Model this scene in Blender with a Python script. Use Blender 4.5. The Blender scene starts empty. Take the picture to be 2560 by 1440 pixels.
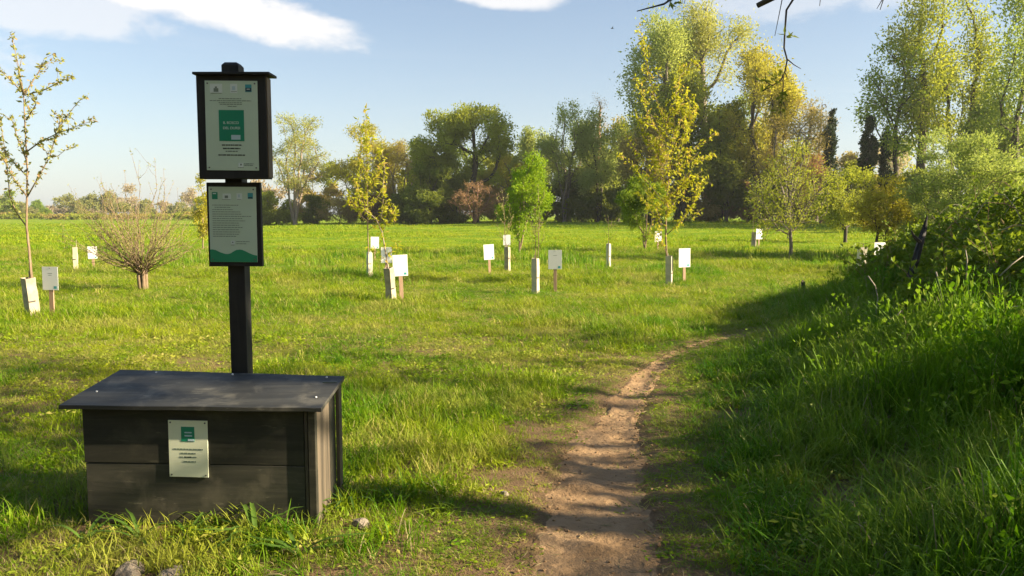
import bpy, math, random
import numpy as np
from mathutils import Vector, Matrix

SC = bpy.context.scene
COL = SC.collection
PI = math.pi
R = math.radians

# ------------------------------------------------------------------ camera
CAM_H = 1.55
FPX = 2000.0                      # focal length in photo pixels (photo 2560 wide)
PITCH = math.atan((720 - 535) / FPX)
cam_d = bpy.data.cameras.new('camera')
cam_d.sensor_width = 36.0
cam_d.lens = 36.0 * FPX / 2560.0
cam_d.clip_start = 0.05
cam_d.clip_end = 6000
cam = bpy.data.objects.new('camera', cam_d)
COL.objects.link(cam)
cam.location = (0, 0, CAM_H)
cam.rotation_euler = (PI / 2 - PITCH, 0, 0)
SC.camera = cam

# ------------------------------------------------------------------ light
SUN_EL = R(25)
SUN_AZ = R(-10)                   # measured from +X towards -Y (behind the camera)
sun_vec = Vector((math.cos(SUN_EL) * math.cos(SUN_AZ), math.cos(SUN_EL) * math.sin(SUN_AZ), math.sin(SUN_EL)))
sd = bpy.data.lights.new('sun', 'SUN')
sd.energy = 5.0
sd.angle = R(0.53)
sd.color = (1.0, 0.83, 0.58)
sun = bpy.data.objects.new('sun', sd)
COL.objects.link(sun)
sun.location = (30, -8, 25)
sun.rotation_euler = sun_vec.to_track_quat('Z', 'Y').to_euler()

W = bpy.data.worlds.new('World')
SC.world = W
W.use_nodes = True
SC.view_settings.view_transform = 'Standard'
SC.view_settings.look = 'None'
SC.view_settings.exposure = 1.72
SC.view_settings.gamma = 1.0
SC.view_settings.use_curve_mapping = False
SC.cycles.use_denoising = True
SC.cycles.max_bounces = 5
SC.cycles.diffuse_bounces = 4
SC.cycles.glossy_bounces = 2
SC.cycles.transmission_bounces = 4
SC.cycles.transparent_max_bounces = 8
SC.cycles.volume_bounces = 0
SC.cycles.sample_clamp_indirect = 6.0


class NT:
    """small node-graph writer"""
    def __init__(s, tree):
        s.t = tree; s.n = tree.nodes; s.l = tree.links
    def new(s, typ, **kw):
        n = s.n.new(typ)
        for k, v in kw.items(): setattr(n, k, v)
        return n
    def put(s, sock, v):
        if isinstance(v, bpy.types.NodeSocket): s.l.new(v, sock)
        elif v is not None: sock.default_value = v
    def m(s, op, a, b=None, c=None, clamp=False):
        n = s.new('ShaderNodeMath', operation=op, use_clamp=clamp)
        for i, v in enumerate((a, b, c)):
            if v is not None: s.put(n.inputs[i], v)
        return n.outputs[0]
    def mix(s, f, a, b):
        n = s.new('ShaderNodeMix', data_type='RGBA')
        s.put(n.inputs[0], f); s.put(n.inputs[6], a); s.put(n.inputs[7], b)
        return n.outputs[2]
    def noise(s, vec=None, scale=5, detail=4, rough=.55, dist=0):
        n = s.new('ShaderNodeTexNoise')
        if vec is not None: s.l.new(vec, n.inputs['Vector'])
        n.inputs['Scale'].default_value = scale; n.inputs['Detail'].default_value = detail
        n.inputs['Roughness'].default_value = rough; n.inputs['Distortion'].default_value = dist
        return n.outputs[0]
    def ss(s, x, a, b):
        n = s.new('ShaderNodeMapRange', interpolation_type='SMOOTHSTEP')
        s.put(n.inputs[0], x); n.inputs[1].default_value = a; n.inputs[2].default_value = b
        return n.outputs[0]
    def mapv(s, vec, scale):
        n = s.new('ShaderNodeMapping'); s.l.new(vec, n.inputs[0]); n.inputs['Scale'].default_value = scale
        return n.outputs[0]
    def bump(s, h, strength, dist=.01):
        n = s.new('ShaderNodeBump'); n.inputs['Strength'].default_value = strength
        n.inputs['Distance'].default_value = dist; s.l.new(h, n.inputs['Height'])
        return n.outputs[0]


def c4(c): return (c[0], c[1], c[2], 1.0)

# ---- sky with thin clouds
g = NT(W.node_tree)
bg = g.n['Background']
sky = g.new('ShaderNodeTexSky', sky_type='NISHITA')
sky.sun_disc = False
sky.sun_elevation = SUN_EL
sky.sun_rotation = math.atan2(sun_vec.x, sun_vec.y)
sky.altitude = 100
sky.air_density = 1.0
sky.dust_density = 1.0
sky.ozone_density = 1.6
tc = g.new('ShaderNodeTexCoord')
sep = g.new('ShaderNodeSeparateXYZ'); g.l.new(tc.outputs['Generated'], sep.inputs[0])
az = g.m('ARCTAN2', sep.outputs[0], sep.outputs[1])
el = g.m('ARCSINE', sep.outputs[2])
# direction projected on a high flat layer, for wisps that thin out with distance
zc = g.m('MAXIMUM', sep.outputs[2], 0.03)
lay = g.new('ShaderNodeCombineXYZ')
g.l.new(g.m('DIVIDE', sep.outputs[0], zc), lay.inputs[0])
g.l.new(g.m('DIVIDE', sep.outputs[1], zc), lay.inputs[1])
wsp = g.noise(g.mapv(lay.outputs[0], (.16, .42, 1)), 1.0, 6, .6, .6)
ed = g.noise(g.mapv(tc.outputs['Generated'], (9, 9, 16)), 1.0, 7, .62, .4)
ed2 = g.noise(g.mapv(tc.outputs['Generated'], (30, 30, 60)), 1.0, 5, .6, .2)
def cloud(az0, el0, slope, hw, hh, wob):
    """soft elongated cloud lying along a slanted line of the sky"""
    da = g.m('SUBTRACT', az, az0)
    de = g.m('SUBTRACT', g.m('SUBTRACT', el, el0), g.m('MULTIPLY', da, slope))
    u = g.m('POWER', g.m('ABSOLUTE', g.m('DIVIDE', da, hw)), 2.6)
    v = g.m('POWER', g.m('ABSOLUTE', g.m('DIVIDE', de, hh)), 2.0)
    d = g.m('ADD', u, v)
    d = g.m('ADD', d, g.m('MULTIPLY', g.m('SUBTRACT', ed, .5), wob))
    d = g.m('ADD', d, g.m('MULTIPLY', g.m('SUBTRACT', ed2, .5), wob * .45))
    return g.ss(g.m('SUBTRACT', 1.15, d), 0.0, .75)
k1 = cloud(-.50, .268, -.20, .325, .036, 1.7)
k2 = cloud(-.72, .165, -.05, .20, .045, 2.4)
k3 = cloud(-.01, .262, -.10, .085, .020, 1.5)
k4 = cloud(.40, .27, .05, .20, .05, 2.6)
k5 = cloud(-.62, .225, -.06, .24, .035, 2.2)
cm = g.m('MAXIMUM', k1, g.m('MULTIPLY', k2, .45))
cm = g.m('MAXIMUM', cm, g.m('MULTIPLY', k3, .85))
cm = g.m('MAXIMUM', cm, g.m('MULTIPLY', k4, .40))
cm = g.m('MAXIMUM', cm, g.m('MULTIPLY', k5, .6))
wisp = g.m('MULTIPLY', g.ss(wsp, .52, .80), .55)
wisp = g.m('MULTIPLY', wisp, g.ss(el, .02, .4))
cm = g.m('MAXIMUM', cm, wisp, clamp=True)
veil = g.m('ADD', g.m('MULTIPLY', g.m('POWER', 2.718, g.m('MULTIPLY', g.m('MAXIMUM', el, 0), -6.5)), .55), .03)   # thin milky air, thickest low down, the same all round
skyb = g.mix(veil, sky.outputs[0], (4.5, 4.8, 5.2, 1))
skyc = g.mix(cm, skyb, (6.0, 5.9, 5.85, 1))
g.l.new(skyc, bg.inputs[0])
bg.inputs[1].default_value = 0.054

# ------------------------------------------------------------------ pixel -> place
FW = np.array((0, math.cos(PITCH), -math.sin(PITCH)))
UP = np.array((0, math.sin(PITCH), math.cos(PITCH)))
RT = np.array((1.0, 0, 0))
CAMP = np.array((0, 0, CAM_H))
def ray(px, py): return RT * ((px - 1280) / FPX) + UP * ((720 - py) / FPX) + FW
def at_y(px, py, Y):
    d = ray(px, py); return CAMP + d * (Y / d[1])
def at_z(px, py, z):
    d = ray(px, py); return CAMP + d * ((z - CAM_H) / d[2])

# ------------------------------------------------------------------ noise + ground height
rs0 = np.random.RandomState(5)
_wv = [(rs0.uniform(0, 2 * PI), rs0.uniform(0, 2 * PI), rs0.uniform(.6, 1.6)) for _ in range(24)]
def wav(x, y, f, seed=0):
    """smooth pseudo noise -1..1 for arrays"""
    v = 0
    for i in range(6):
        a, p, k = _wv[(i + seed * 5) % 24]
        v = v + np.sin((x * np.cos(a) + y * np.sin(a)) * f * k + p + seed * 1.7 + 1.3 * np.sin((x * np.sin(a) - y * np.cos(a)) * f * .7 * k + p * 2))
    return v / 3.2
def sst(x, a, b):
    t = np.clip((x - a) / (b - a), 0, 1); return t * t * (3 - 2 * t)

_pp = [(1472, 1440, 380), (1494, 1340, 315), (1488, 1250, 300), (1490, 1200, 290), (1514, 1130, 225), (1540, 1050, 155),
       (1578, 980, 105), (1622, 930, 72), (1674, 892, 60), (1716, 870, 56), (1780, 850, 58), (1850, 833, 46), (1905, 822, 14)]
PATH = []
for (px, py, w) in _pp:
    p = at_z(px, py, 0); PATH.append((p[0], p[1], w / FPX * p[1] * .5))
PATH = [(.36, -4.0, .36), (.34, -1.5, .34), (.33, .5, .32), (.335, 2.2, .31)] + PATH
PATH = np.array(PATH)
def _dens(P, n=260):
    s = np.concatenate(([0], np.cumsum(np.hypot(np.diff(P[:, 0]), np.diff(P[:, 1])))))
    t = np.linspace(0, s[-1], n)
    out = np.stack([np.interp(t, s, P[:, i]) for i in range(3)], 1)
    k = np.ones(9) / 9
    for i in range(3):
        pad = np.pad(out[:, i], 4, mode='edge'); out[:, i] = np.convolve(pad, k, mode='valid')
    return out
PATHD = _dens(PATH)
def path_sd(x, y):
    """signed distance to the path's edge (negative inside), and the side (+1 right)"""
    x = np.atleast_1d(x).astype(float); y = np.atleast_1d(y).astype(float)
    best = np.full(x.shape, 1e9); side = np.zeros(x.shape)
    for i in range(0, len(PATHD), 2):
        d = np.hypot(x - PATHD[i, 0], y - PATHD[i, 1]) - PATHD[i, 2]
        m = d < best
        best[m] = d[m]; side[m] = np.sign(x[m] - PATHD[i, 0])
    return best, side
def gz(x, y):
    x = np.atleast_1d(np.asarray(x, float)); y = np.atleast_1d(np.asarray(y, float))
    r = np.hypot(x, y)
    z = .022 * wav(x, y, 1.3, 1) + .05 * wav(x, y, .22, 2) * sst(r, 6, 20)
    z = z + .55 * sst(y, 45, 100) * sst(x, -45, 15)
    z = z + .58 * sst(x - .30 * y, .05, 3.2) * (1 - sst(y, 11, 18)) * sst(y, -6, 1)      # bank right of the path
    near = r < 22
    if near.any():
        d, s = path_sd(x[near], y[near])
        dep = -.05 * (1 - sst(d, -.16, .10))
        z[near] = z[near] + dep
    return z
def gz1(x, y): return float(gz(np.array([x]), np.array([y]))[0])
def ground_at(px, py):
    z = 0.0
    for _ in range(4):
        p = at_z(px, py, z); z = gz1(p[0], p[1])
    return np.array((p[0], p[1], z))

# ------------------------------------------------------------------ object helpers
def tag(o, label=None, cat=None, group=None, kind=None):
    if label: o['label'] = label
    if cat: o['category'] = cat
    if group: o['group'] = group
    if kind: o['kind'] = kind
    return o
def link(o, parent=None):
    COL.objects.link(o)
    if parent is not None: o.parent = parent
    return o
def empty(name, loc, label=None, cat=None, group=None, rot=(0, 0, 0)):
    o = bpy.data.objects.new(name, None); o.empty_display_size = .2
    o.location = loc; o.rotation_euler = rot
    link(o); return tag(o, label, cat, group)
def mesh_np(name, verts, faces, mats, parent=None, attrs=None, smooth=False, matidx=None, loc=None):
    """verts (n,3); faces: list of (m,k) int arrays of equal k"""
    me = bpy.data.meshes.new(name)
    verts = np.ascontiguousarray(verts, dtype=np.float32)
    me.vertices.add(len(verts)); me.vertices.foreach_set('co', verts.ravel())
    fl = [np.asarray(f, dtype=np.int32) for f in faces if len(f)]
    lv = np.concatenate([f.ravel() for f in fl]) if fl else np.zeros(0, np.int32)
    cnt = np.concatenate([np.full(len(f), f.shape[1], np.int32) for f in fl]) if fl else np.zeros(0, np.int32)
    st = np.concatenate(([0], np.cumsum(cnt)[:-1])).astype(np.int32) if len(cnt) else cnt
    me.loops.add(len(lv)); me.loops.foreach_set('vertex_index', lv)
    me.polygons.add(len(cnt)); me.polygons.foreach_set('loop_start', st)
    if matidx is not None: me.polygons.foreach_set('material_index', np.asarray(matidx, np.int32))
    me.polygons.foreach_set('use_smooth', np.full(len(cnt), smooth, dtype=bool))
    for k, v in (attrs or {}).items():
        a = me.attributes.new(k, 'FLOAT', 'POINT'); a.data.foreach_set('value', np.asarray(v, np.float32))
    me.update(calc_edges=True)
    for mt in (mats if isinstance(mats, (list, tuple)) else [mats]): me.materials.append(mt)
    o = bpy.data.objects.new(name, me)
    if loc is not None: o.location = loc
    return link(o, parent)
class MB:
    """collects boxes, prisms and tubes into one mesh"""
    def __init__(s): s.v = []; s.f = []
    def add(s, vs, fs):
        b = len(s.v); s.v += [tuple(float(c) for c in v) for v in vs]; s.f += [tuple(i + b for i in f) for f in fs]; return s
    def box(s, x0, x1, y0, y1, z0, z1, M=None):
        vs = [Vector((x, y, z)) for z in (z0, z1) for y in (y0, y1) for x in (x0, x1)]
        if M is not None: vs = [M @ v for v in vs]
        return s.add(vs, [(0, 2, 3, 1), (4, 5, 7, 6), (0, 1, 5, 4), (1, 3, 7, 5), (3, 2, 6, 7), (2, 0, 4, 6)])
    def prism(s, pts, y0, y1):
        """outline in x,z extruded along y (counter-clockwise seen from -y)"""
        n = len(pts)
        vs = [(p[0], y0, p[1]) for p in pts] + [(p[0], y1, p[1]) for p in pts]
        fs = [tuple(range(n)), tuple(range(2 * n - 1, n - 1, -1))] + [(i, i + n, (i + 1) % n + n, (i + 1) % n) for i in range(n)]
        return s.add(vs, fs)
    def tube(s, pts, rads, k=6):
        pts = [Vector(p) for p in pts]; b = len(s.v); n = len(pts)
        for i, p in enumerate(pts):
            d = (pts[min(i + 1, n - 1)] - pts[max(i - 1, 0)]).normalized()
            u = d.cross(Vector((.11, .97, .2))).normalized(); w = d.cross(u)
            for j in range(k):
                a = 2 * PI * j / k; q = p + (u * math.cos(a) + w * math.sin(a)) * rads[i]; s.v.append(tuple(q))
        for i in range(n - 1):
            for j in range(k):
                j2 = (j + 1) % k; s.f.append((b + i * k + j, b + i * k + j2, b + (i + 1) * k + j2, b + (i + 1) * k + j))
        s.f.append(tuple(b + j for j in range(k))[::-1]); s.f.append(tuple(b + (n - 1) * k + j for j in range(k)))
        return s
    def build(s, name, mat, parent=None, bevel=0, smooth=False, loc=None):
        me = bpy.data.meshes.new(name); me.from_pydata(s.v, [], s.f); me.update()
        me.materials.append(mat)
        if smooth: me.polygons.foreach_set('use_smooth', np.ones(len(me.polygons), bool))
        o = bpy.data.objects.new(name, me)
        if loc is not None: o.location = loc
        if bevel:
            m = o.modifiers.new('bevel', 'BEVEL'); m.width = bevel; m.segments = 2; m.limit_method = 'ANGLE'
        return link(o, parent)

# ------------------------------------------------------------------ materials
def mat_base(name):
    m = bpy.data.materials.new(name); m.use_nodes = True
    g = NT(m.node_tree); p = g.n['Principled BSDF']
    return m, g, p
def mat_leaf(name, ca, cb, cc=None, trans=.5, rough=.55, spot=.9):
    """foliage: per-leaf tint attribute blends the colours, a slow noise shifts whole clumps"""
    m, g, p = mat_base(name)
    at = g.new('ShaderNodeAttribute', attribute_name='tint')
    geo = g.new('ShaderNodeNewGeometry')
    nz = g.noise(geo.outputs['Position'], spot, 2, .5)
    f = g.m('ADD', g.m('MULTIPLY', at.outputs['Fac'], .75), g.m('MULTIPLY', g.m('SUBTRACT', nz, .5), .9), clamp=True)
    col = g.mix(f, c4(ca), c4(cb))
    if cc is not None:
        col = g.mix(g.ss(at.outputs['Fac'], .82, .9), col, c4(cc))
    g.l.new(col, p.inputs['Base Color']); p.inputs['Roughness'].default_value = rough
    p.inputs['Specular IOR Level'].default_value = .2
    tr = g.new('ShaderNodeBsdfTranslucent')
    g.l.new(g.mix(.35, col, (col_t := (min(1, cb[0] * 1.35), min(1, cb[1] * 1.3), cb[2] * .6, 1))), tr.inputs[0])
    mx = g.new('ShaderNodeMixShader'); mx.inputs[0].default_value = trans
    g.l.new(p.outputs[0], mx.inputs[1]); g.l.new(tr.outputs[0], mx.inputs[2])
    g.l.new(mx.outputs[0], g.n['Material Output'].inputs[0])
    return m
def mat_grass(name, ca, cb, cc, trans=.45, big=.35):
    m, g, p = mat_base(name)
    oi = g.new('ShaderNodeObjectInfo'); geo = g.new('ShaderNodeNewGeometry')
    n1 = g.noise(geo.outputs['Position'], big, 3, .55)
    n2 = g.noise(geo.outputs['Position'], 2.2, 2, .5)
    f = g.m('ADD', g.m('MULTIPLY', g.m('SUBTRACT', n1, .5), 2.4), .5)
    f = g.m('ADD', f, g.m('MULTIPLY', g.m('SUBTRACT', n2, .5), 1.0))
    f = g.m('ADD', f, g.m('MULTIPLY', g.m('SUBTRACT', oi.outputs['Random'], .5), .6), clamp=True)
    col = g.mix(f, c4(ca), c4(cb))
    n4 = g.noise(geo.outputs['Position'], .75, 3, .6)
    col = g.mix(g.m('MULTIPLY', g.ss(n4, .48, .64), .62), col, c4(tuple(a * .55 + b * .45 for a, b in zip(cc, cb))))
    col = g.mix(g.m('MULTIPLY', g.ss(oi.outputs['Random'], .86, .95), .75), col, c4(cc))
    g.l.new(col, p.inputs['Base Color']); p.inputs['Roughness'].default_value = .55
    p.inputs['Specular IOR Level'].default_value = .18
    tr = g.new('ShaderNodeBsdfTranslucent'); g.l.new(col, tr.inputs[0])
    mx = g.new('ShaderNodeMixShader'); mx.inputs[0].default_value = trans
    g.l.new(p.outputs[0], mx.inputs[1]); g.l.new(tr.outputs[0], mx.inputs[2])
    g.l.new(mx.outputs[0], g.n['Material Output'].inputs[0])
    return m
def mat_bark(name, ca, cb, scale=14, rough=.85):
    m, g, p = mat_base(name)
    t = g.new('ShaderNodeTexCoord')
    n = g.noise(g.mapv(t.outputs['Object'], (scale, scale, scale * .22)), 1, 5, .65, .5)
    g.l.new(g.mix(g.ss(n, .3, .7), c4(ca), c4(cb)), p.inputs['Base Color'])
    p.inputs['Roughness'].default_value = rough
    g.l.new(g.bump(n, .7, .02), p.inputs['Normal'])
    return m
def mat_wood(name, ca, cb, axis=0, rough=.6, grain=1.0, stain=None, bumps=.35):
    m, g, p = mat_base(name)
    t = g.new('ShaderNodeTexCoord')
    sc = [26 * grain] * 3; sc[axis] = 1.6 * grain
    n = g.noise(g.mapv(t.outputs['Object'], sc), 1, 6, .65, .8)
    col = g.mix(g.ss(n, .3, .72), c4(ca), c4(cb))
    if stain is not None:
        s1 = g.noise(t.outputs['Object'], 5.5, 5, .6, .3)
        col = g.mix(g.m('MULTIPLY', g.ss(s1, .5, .68), .7), col, c4(stain))
        sc2 = [55.0] * 3; sc2[axis] = 7.0; s2 = g.noise(g.mapv(t.outputs['Object'], sc2), 1, 4, .7, .3)
        col = g.mix(g.m('MULTIPLY', g.m('MULTIPLY', g.ss(s2, .60, .70), g.ss(s1, .40, .60)), .55), col, c4(tuple(min(1, v * 2.2) for v in stain)))
    g.l.new(col, p.inputs['Base Color'])
    n3 = g.noise(t.outputs['Object'], 9, 4, .6)
    g.l.new(g.m('ADD', g.m('MULTIPLY', n3, .3), rough - .15), p.inputs['Roughness'])
    g.l.new(g.bump(n, bumps, .004), p.inputs['Normal'])
    return m
def mat_plain(name, c, rough=.5, var=.12, scale=6, spec=.5, bumps=0):
    m, g, p = mat_base(name)
    t = g.new('ShaderNodeTexCoord'); n = g.noise(t.outputs['Object'], scale, 5, .6)
    d = tuple(x * (1 - var) for x in c)
    g.l.new(g.mix(g.ss(n, .35, .7), c4(c), c4(d)), p.inputs['Base Color'])
    p.inputs['Roughness'].default_value = rough; p.inputs['Specular IOR Level'].default_value = spec
    if bumps: g.l.new(g.bump(n, bumps, .01), p.inputs['Normal'])
    return m

M = {}
# soil and turf under the grass
m, g, p = mat_base('turf_soil')
geo = g.new('ShaderNodeNewGeometry'); pos = geo.outputs['Position']
ln = g.new('ShaderNodeVectorMath', operation='LENGTH'); g.l.new(pos, ln.inputs[0])
n1 = g.noise(pos, .32, 4, .6); n2 = g.noise(pos, 7, 6, .65); n3 = g.noise(pos, 60, 4, .7)
soil = g.mix(n3, (.14, .092, .050, 1), (.28, .19, .108, 1))
gre = g.mix(g.ss(n1, .3, .7), (.11, .22, .005, 1), (.27, .325, .012, 1))
gre = g.mix(g.m('MULTIPLY', g.ss(n2, .45, .75), .6), gre, (.05, .10, .014, 1))
f = g.ss(g.m('ADD', g.m('MULTIPLY', ln.outputs['Value'], .025), g.m('MULTIPLY', n2, .9)), .55, .95)
g.l.new(g.mix(f, soil, gre), p.inputs['Base Color']); p.inputs['Roughness'].default_value = .95
p.inputs['Specular IOR Level'].default_value = .1
g.l.new(g.bump(g.m('ADD', g.m('MULTIPLY', n2, .6), n3), .9, .05), p.inputs['Normal'])
M['turf'] = m
# trodden earth
m, g, p = mat_base('trodden_earth')
geo = g.new('ShaderNodeNewGeometry'); pos = geo.outputs['Position']
n1 = g.noise(pos, 2.1, 5, .6, .3); n2 = g.noise(g.mapv(pos, (10, 30, 10)), 1, 6, .65); n3 = g.noise(pos, 130, 3, .7); n4 = g.noise(pos, 24, 4, .6)
col = g.mix(g.ss(n1, .3, .7), (.235, .150, .078, 1), (.345, .232, .130, 1))
col = g.mix(g.m('MULTIPLY', g.ss(n2, .52, .75), .55), col, (.13, .075, .038, 1))
col = g.mix(g.m('MULTIPLY', g.ss(n4, .62, .72), .6), col, (.10, .058, .03, 1))
col = g.mix(g.m('MULTIPLY', g.ss(n3, .6, .75), .5), col, (.40, .27, .16, 1))
g.l.new(col, p.inputs['Base Color']); p.inputs['Roughness'].default_value = .95; p.inputs['Specular IOR Level'].default_value = .12
g.l.new(g.bump(g.m('ADD', g.m('ADD', g.m('MULTIPLY', n2, .7), g.m('MULTIPLY', n3, .25)), n4), .9, .02), p.inputs['Normal'])
M['earth'] = m

M['grass'] = mat_grass('meadow_grass', (.105, .255, .004), (.34, .395, .014), (.46, .40, .13))
M['grass_tall'] = mat_grass('tall_grass', (.055, .18, .003), (.20, .35, .007), (.26, .31, .05), big=.5)
M['grass_far'] = mat_grass('far_grass', (.14, .285, .004), (.34, .40, .010), (.38, .38, .05), big=.12)
M['weed'] = mat_leaf('weed_leaf', (.06, .13, .02), (.12, .21, .035), trans=.4)
M['bark'] = mat_bark('grey_bark', (.10, .08, .06), (.24, .20, .155))
M['bark_dark'] = mat_bark('dark_bark', (.035, .028, .02), (.09, .07, .05))
M['bark_pale'] = mat_bark('pale_bark', (.20, .155, .11), (.36, .29, .22))
M['bark_red'] = mat_bark('reddish_twigs', (.17, .09, .055), (.30, .18, .11))
M['bark_young'] = mat_bark('young_bark', (.15, .10, .06), (.30, .22, .14), 30)
M['black_wood'] = mat_wood('black_stained_wood', (.006, .006, .0055), (.017, .016, .014), 2, .7)
M['black_board'] = mat_wood('black_stained_board', (.006, .006, .006), (.016, .015, .014), 2, .7)
M['edge_wood'] = mat_wood('light_brown_edge', (.05, .038, .025), (.20, .14, .08), 2, .7)  # lighter brown; on the notice board it carries the sunlit side
M['lid'] = mat_wood('weathered_dark_lid', (.018, .019, .017), (.042, .043, .038), 0, .66, .8, stain=(.11, .105, .085), bumps=.4)
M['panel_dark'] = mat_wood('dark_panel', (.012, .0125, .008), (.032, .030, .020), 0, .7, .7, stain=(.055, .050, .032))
M['panel_brown_lit'] = mat_wood('sunlit_brown_panel', (.028, .028, .020), (.066, .062, .044), 0, .7, .7, stain=(.115, .102, .072))  # brown wood, lightened for the sun below the lid's shadow
M['side_wood'] = mat_wood('sunlit_grey_brown_board', (.045, .037, .026), (.15, .12, .083), 2, .75, .8)  # grey-brown with the sunlit tone of the box's right side put in
M['stake'] = mat_wood('stake_wood', (.28, .18, .11), (.46, .32, .21), 2, .75, 1.2)
M['paper'] = mat_plain('printed_panel', (.50, .62, .50), .38, .06, 3)
M['plaque'] = mat_plain('box_plaque', (.70, .74, .56), .4, .06, 3)
M['white'] = mat_plain('white_sheet', (.82, .82, .80), .42, .05, 4)
M['white_grey'] = mat_plain('shade_grey_sheet', (.66, .68, .68), .45, .06, 4)  # white sheet greyed to carry the shade on signs turned from the sun
M['green'] = mat_plain('green_print', (.012, .235, .135), .4, .08, 4)
M['green_hill'] = mat_plain('hill_print', (.016, .26, .13), .4, .08, 4)
M['ink'] = mat_plain('grey_ink', (.17, .22, .18), .5, .05, 4)
M['ink_dark'] = mat_plain('dark_ink', (.05, .07, .06), .5, .05, 4)
M['teal'] = mat_plain('teal_print', (.05, .30, .34), .45, .05, 4)
M['navy'] = mat_plain('navy_print', (.02, .05, .08), .45, .05, 4)
M['pale'] = mat_plain('pale_print', (.62, .70, .68), .45, .05, 4)
M['lilac'] = mat_plain('pale_blue_print', (.42, .55, .62), .45, .05, 4)
M['screw'] = mat_plain('screw_steel', (.10, .10, .10), .4, .2, 40)
M['guard'] = mat_plain('tree_guard_sheet', (.56, .50, .38), .55, .25, 5, bumps=.3)
M['guard2'] = mat_plain('mottled_tan_sheet', (.42, .36, .26), .6, .45, 6, bumps=.3)  # darker tan than the plain sheet, with stronger mottling
M['tie'] = mat_plain('dark_tie', (.05, .045, .04), .5)
M['cane'] = mat_plain('pale_cane', (.42, .36, .27), .7, .3, 20)
m, g, p = mat_base('stone')
t = g.new('ShaderNodeTexCoord'); n1 = g.noise(t.outputs['Object'], 9, 6, .65, .4); n2 = g.noise(t.outputs['Object'], 60, 4, .6)
col = g.mix(g.ss(n1, .35, .65), (.27, .235, .185, 1), (.17, .135, .10, 1)); col = g.mix(g.m('MULTIPLY', n2, .4), col, (.16, .12, .09, 1))
g.l.new(col, p.inputs['Base Color']); p.inputs['Roughness'].default_value = .9
g.l.new(g.bump(g.m('ADD', n1, n2), .6, .03), p.inputs['Normal']); M['stone'] = m

LF = {
 'pale':   mat_leaf('pale_spring_leaf', (.32, .35, .08), (.52, .51, .15)),
 'yellow': mat_leaf('yellow_spring_leaf', (.32, .31, .03), (.55, .50, .07)),
 'olive':  mat_leaf('olive_leaf', (.21, .26, .025), (.45, .47, .06)),
 'green':  mat_leaf('mid_green_leaf', (.17, .25, .03), (.37, .43, .07)),
 'dark':   mat_leaf('dark_green_leaf', (.11, .155, .02), (.29, .33, .045)),
 'ivy':    mat_leaf('ivy_leaf', (.020, .040, .012), (.06, .09, .024), trans=.15),
 'brown':  mat_leaf('bud_brown_leaf', (.31, .25, .065), (.48, .40, .13), trans=.45),
 'red':    mat_leaf('reddish_bud_leaf', (.26, .155, .075), (.38, .25, .12), trans=.45),
 'greyg':  mat_leaf('grey_green_leaf', (.27, .34, .075), (.48, .52, .16)),
 'lime':   mat_leaf('lime_leaf', (.15, .29, .010), (.36, .47, .03)),
 'fresh':  mat_leaf('fresh_green_leaf', (.14, .24, .014), (.30, .38, .035)),
 'gold':   mat_leaf('golden_leaf', (.30, .33, .015), (.56, .54, .04), (.54, .38, .08)),
 'blush':  mat_leaf('pale_blush_leaf', (.28, .30, .08), (.47, .45, .15), (.46, .31, .14)),
 'bramble': mat_leaf('bramble_leaf', (.075, .155, .010), (.27, .34, .025), (.28, .20, .06), trans=.4, spot=1.6),
 'willow': mat_leaf('willow_shrub_leaf', (.22, .30, .055), (.42, .48, .14), spot=.7),
 'far':    mat_leaf('far_tree_leaf', (.24, .26, .08), (.40, .39, .15), spot=.15),
 'far_pink': mat_leaf('far_bare_tree_leaf', (.40, .33, .23), (.52, .45, .33), spot=.15),
}

# ================================================================== SETTING
# ---- ground: one polar sheet round the camera, out past the tree lines
def make_ground():
    rr = [.0]; r = .7
    while r < 13: rr.append(r); r *= 1.022
    while r < 2600: rr.append(r); r *= 1.06
    rr = np.array(rr[1:])
    a = np.concatenate([np.linspace(R(-52), R(52), 210), np.linspace(R(56), R(304), 62)])   # dense in front
    A, RR = np.meshgrid(a, rr)
    x = RR * np.sin(A); y = RR * np.cos(A)
    z = gz(x.ravel(), y.ravel())
    v = np.stack([x.ravel(), y.ravel(), z], 1)
    nr, na = RR.shape
    i = np.arange(nr - 1)[:, None] * na; j = np.arange(na)[None, :]; j2 = (j + 1) % na
    f = np.stack([(i + j), (i + na + j), (i + na + j2), (i + j2)], -1).reshape(-1, 4)
    v = np.vstack([v, [[0, 0, gz1(0, 0)]]]); c = len(v) - 1
    t = np.stack([np.full(na, c), np.arange(na), (np.arange(na) + 1) % na], 1)
    o = mesh_np('ground', v, [f[:, ::-1], t[:, ::-1]], M['turf'], smooth=True)
    # normals up
    import bmesh
    bm = bmesh.new(); bm.from_mesh(o.data); bmesh.ops.recalc_face_normals(bm, faces=bm.faces)
    if sum(fc.normal.z for fc in list(bm.faces)[:50]) < 0: bmesh.ops.reverse_faces(bm, faces=bm.faces)
    bm.to_mesh(o.data); bm.free()
    tag(o, kind='structure')
make_ground()

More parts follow.
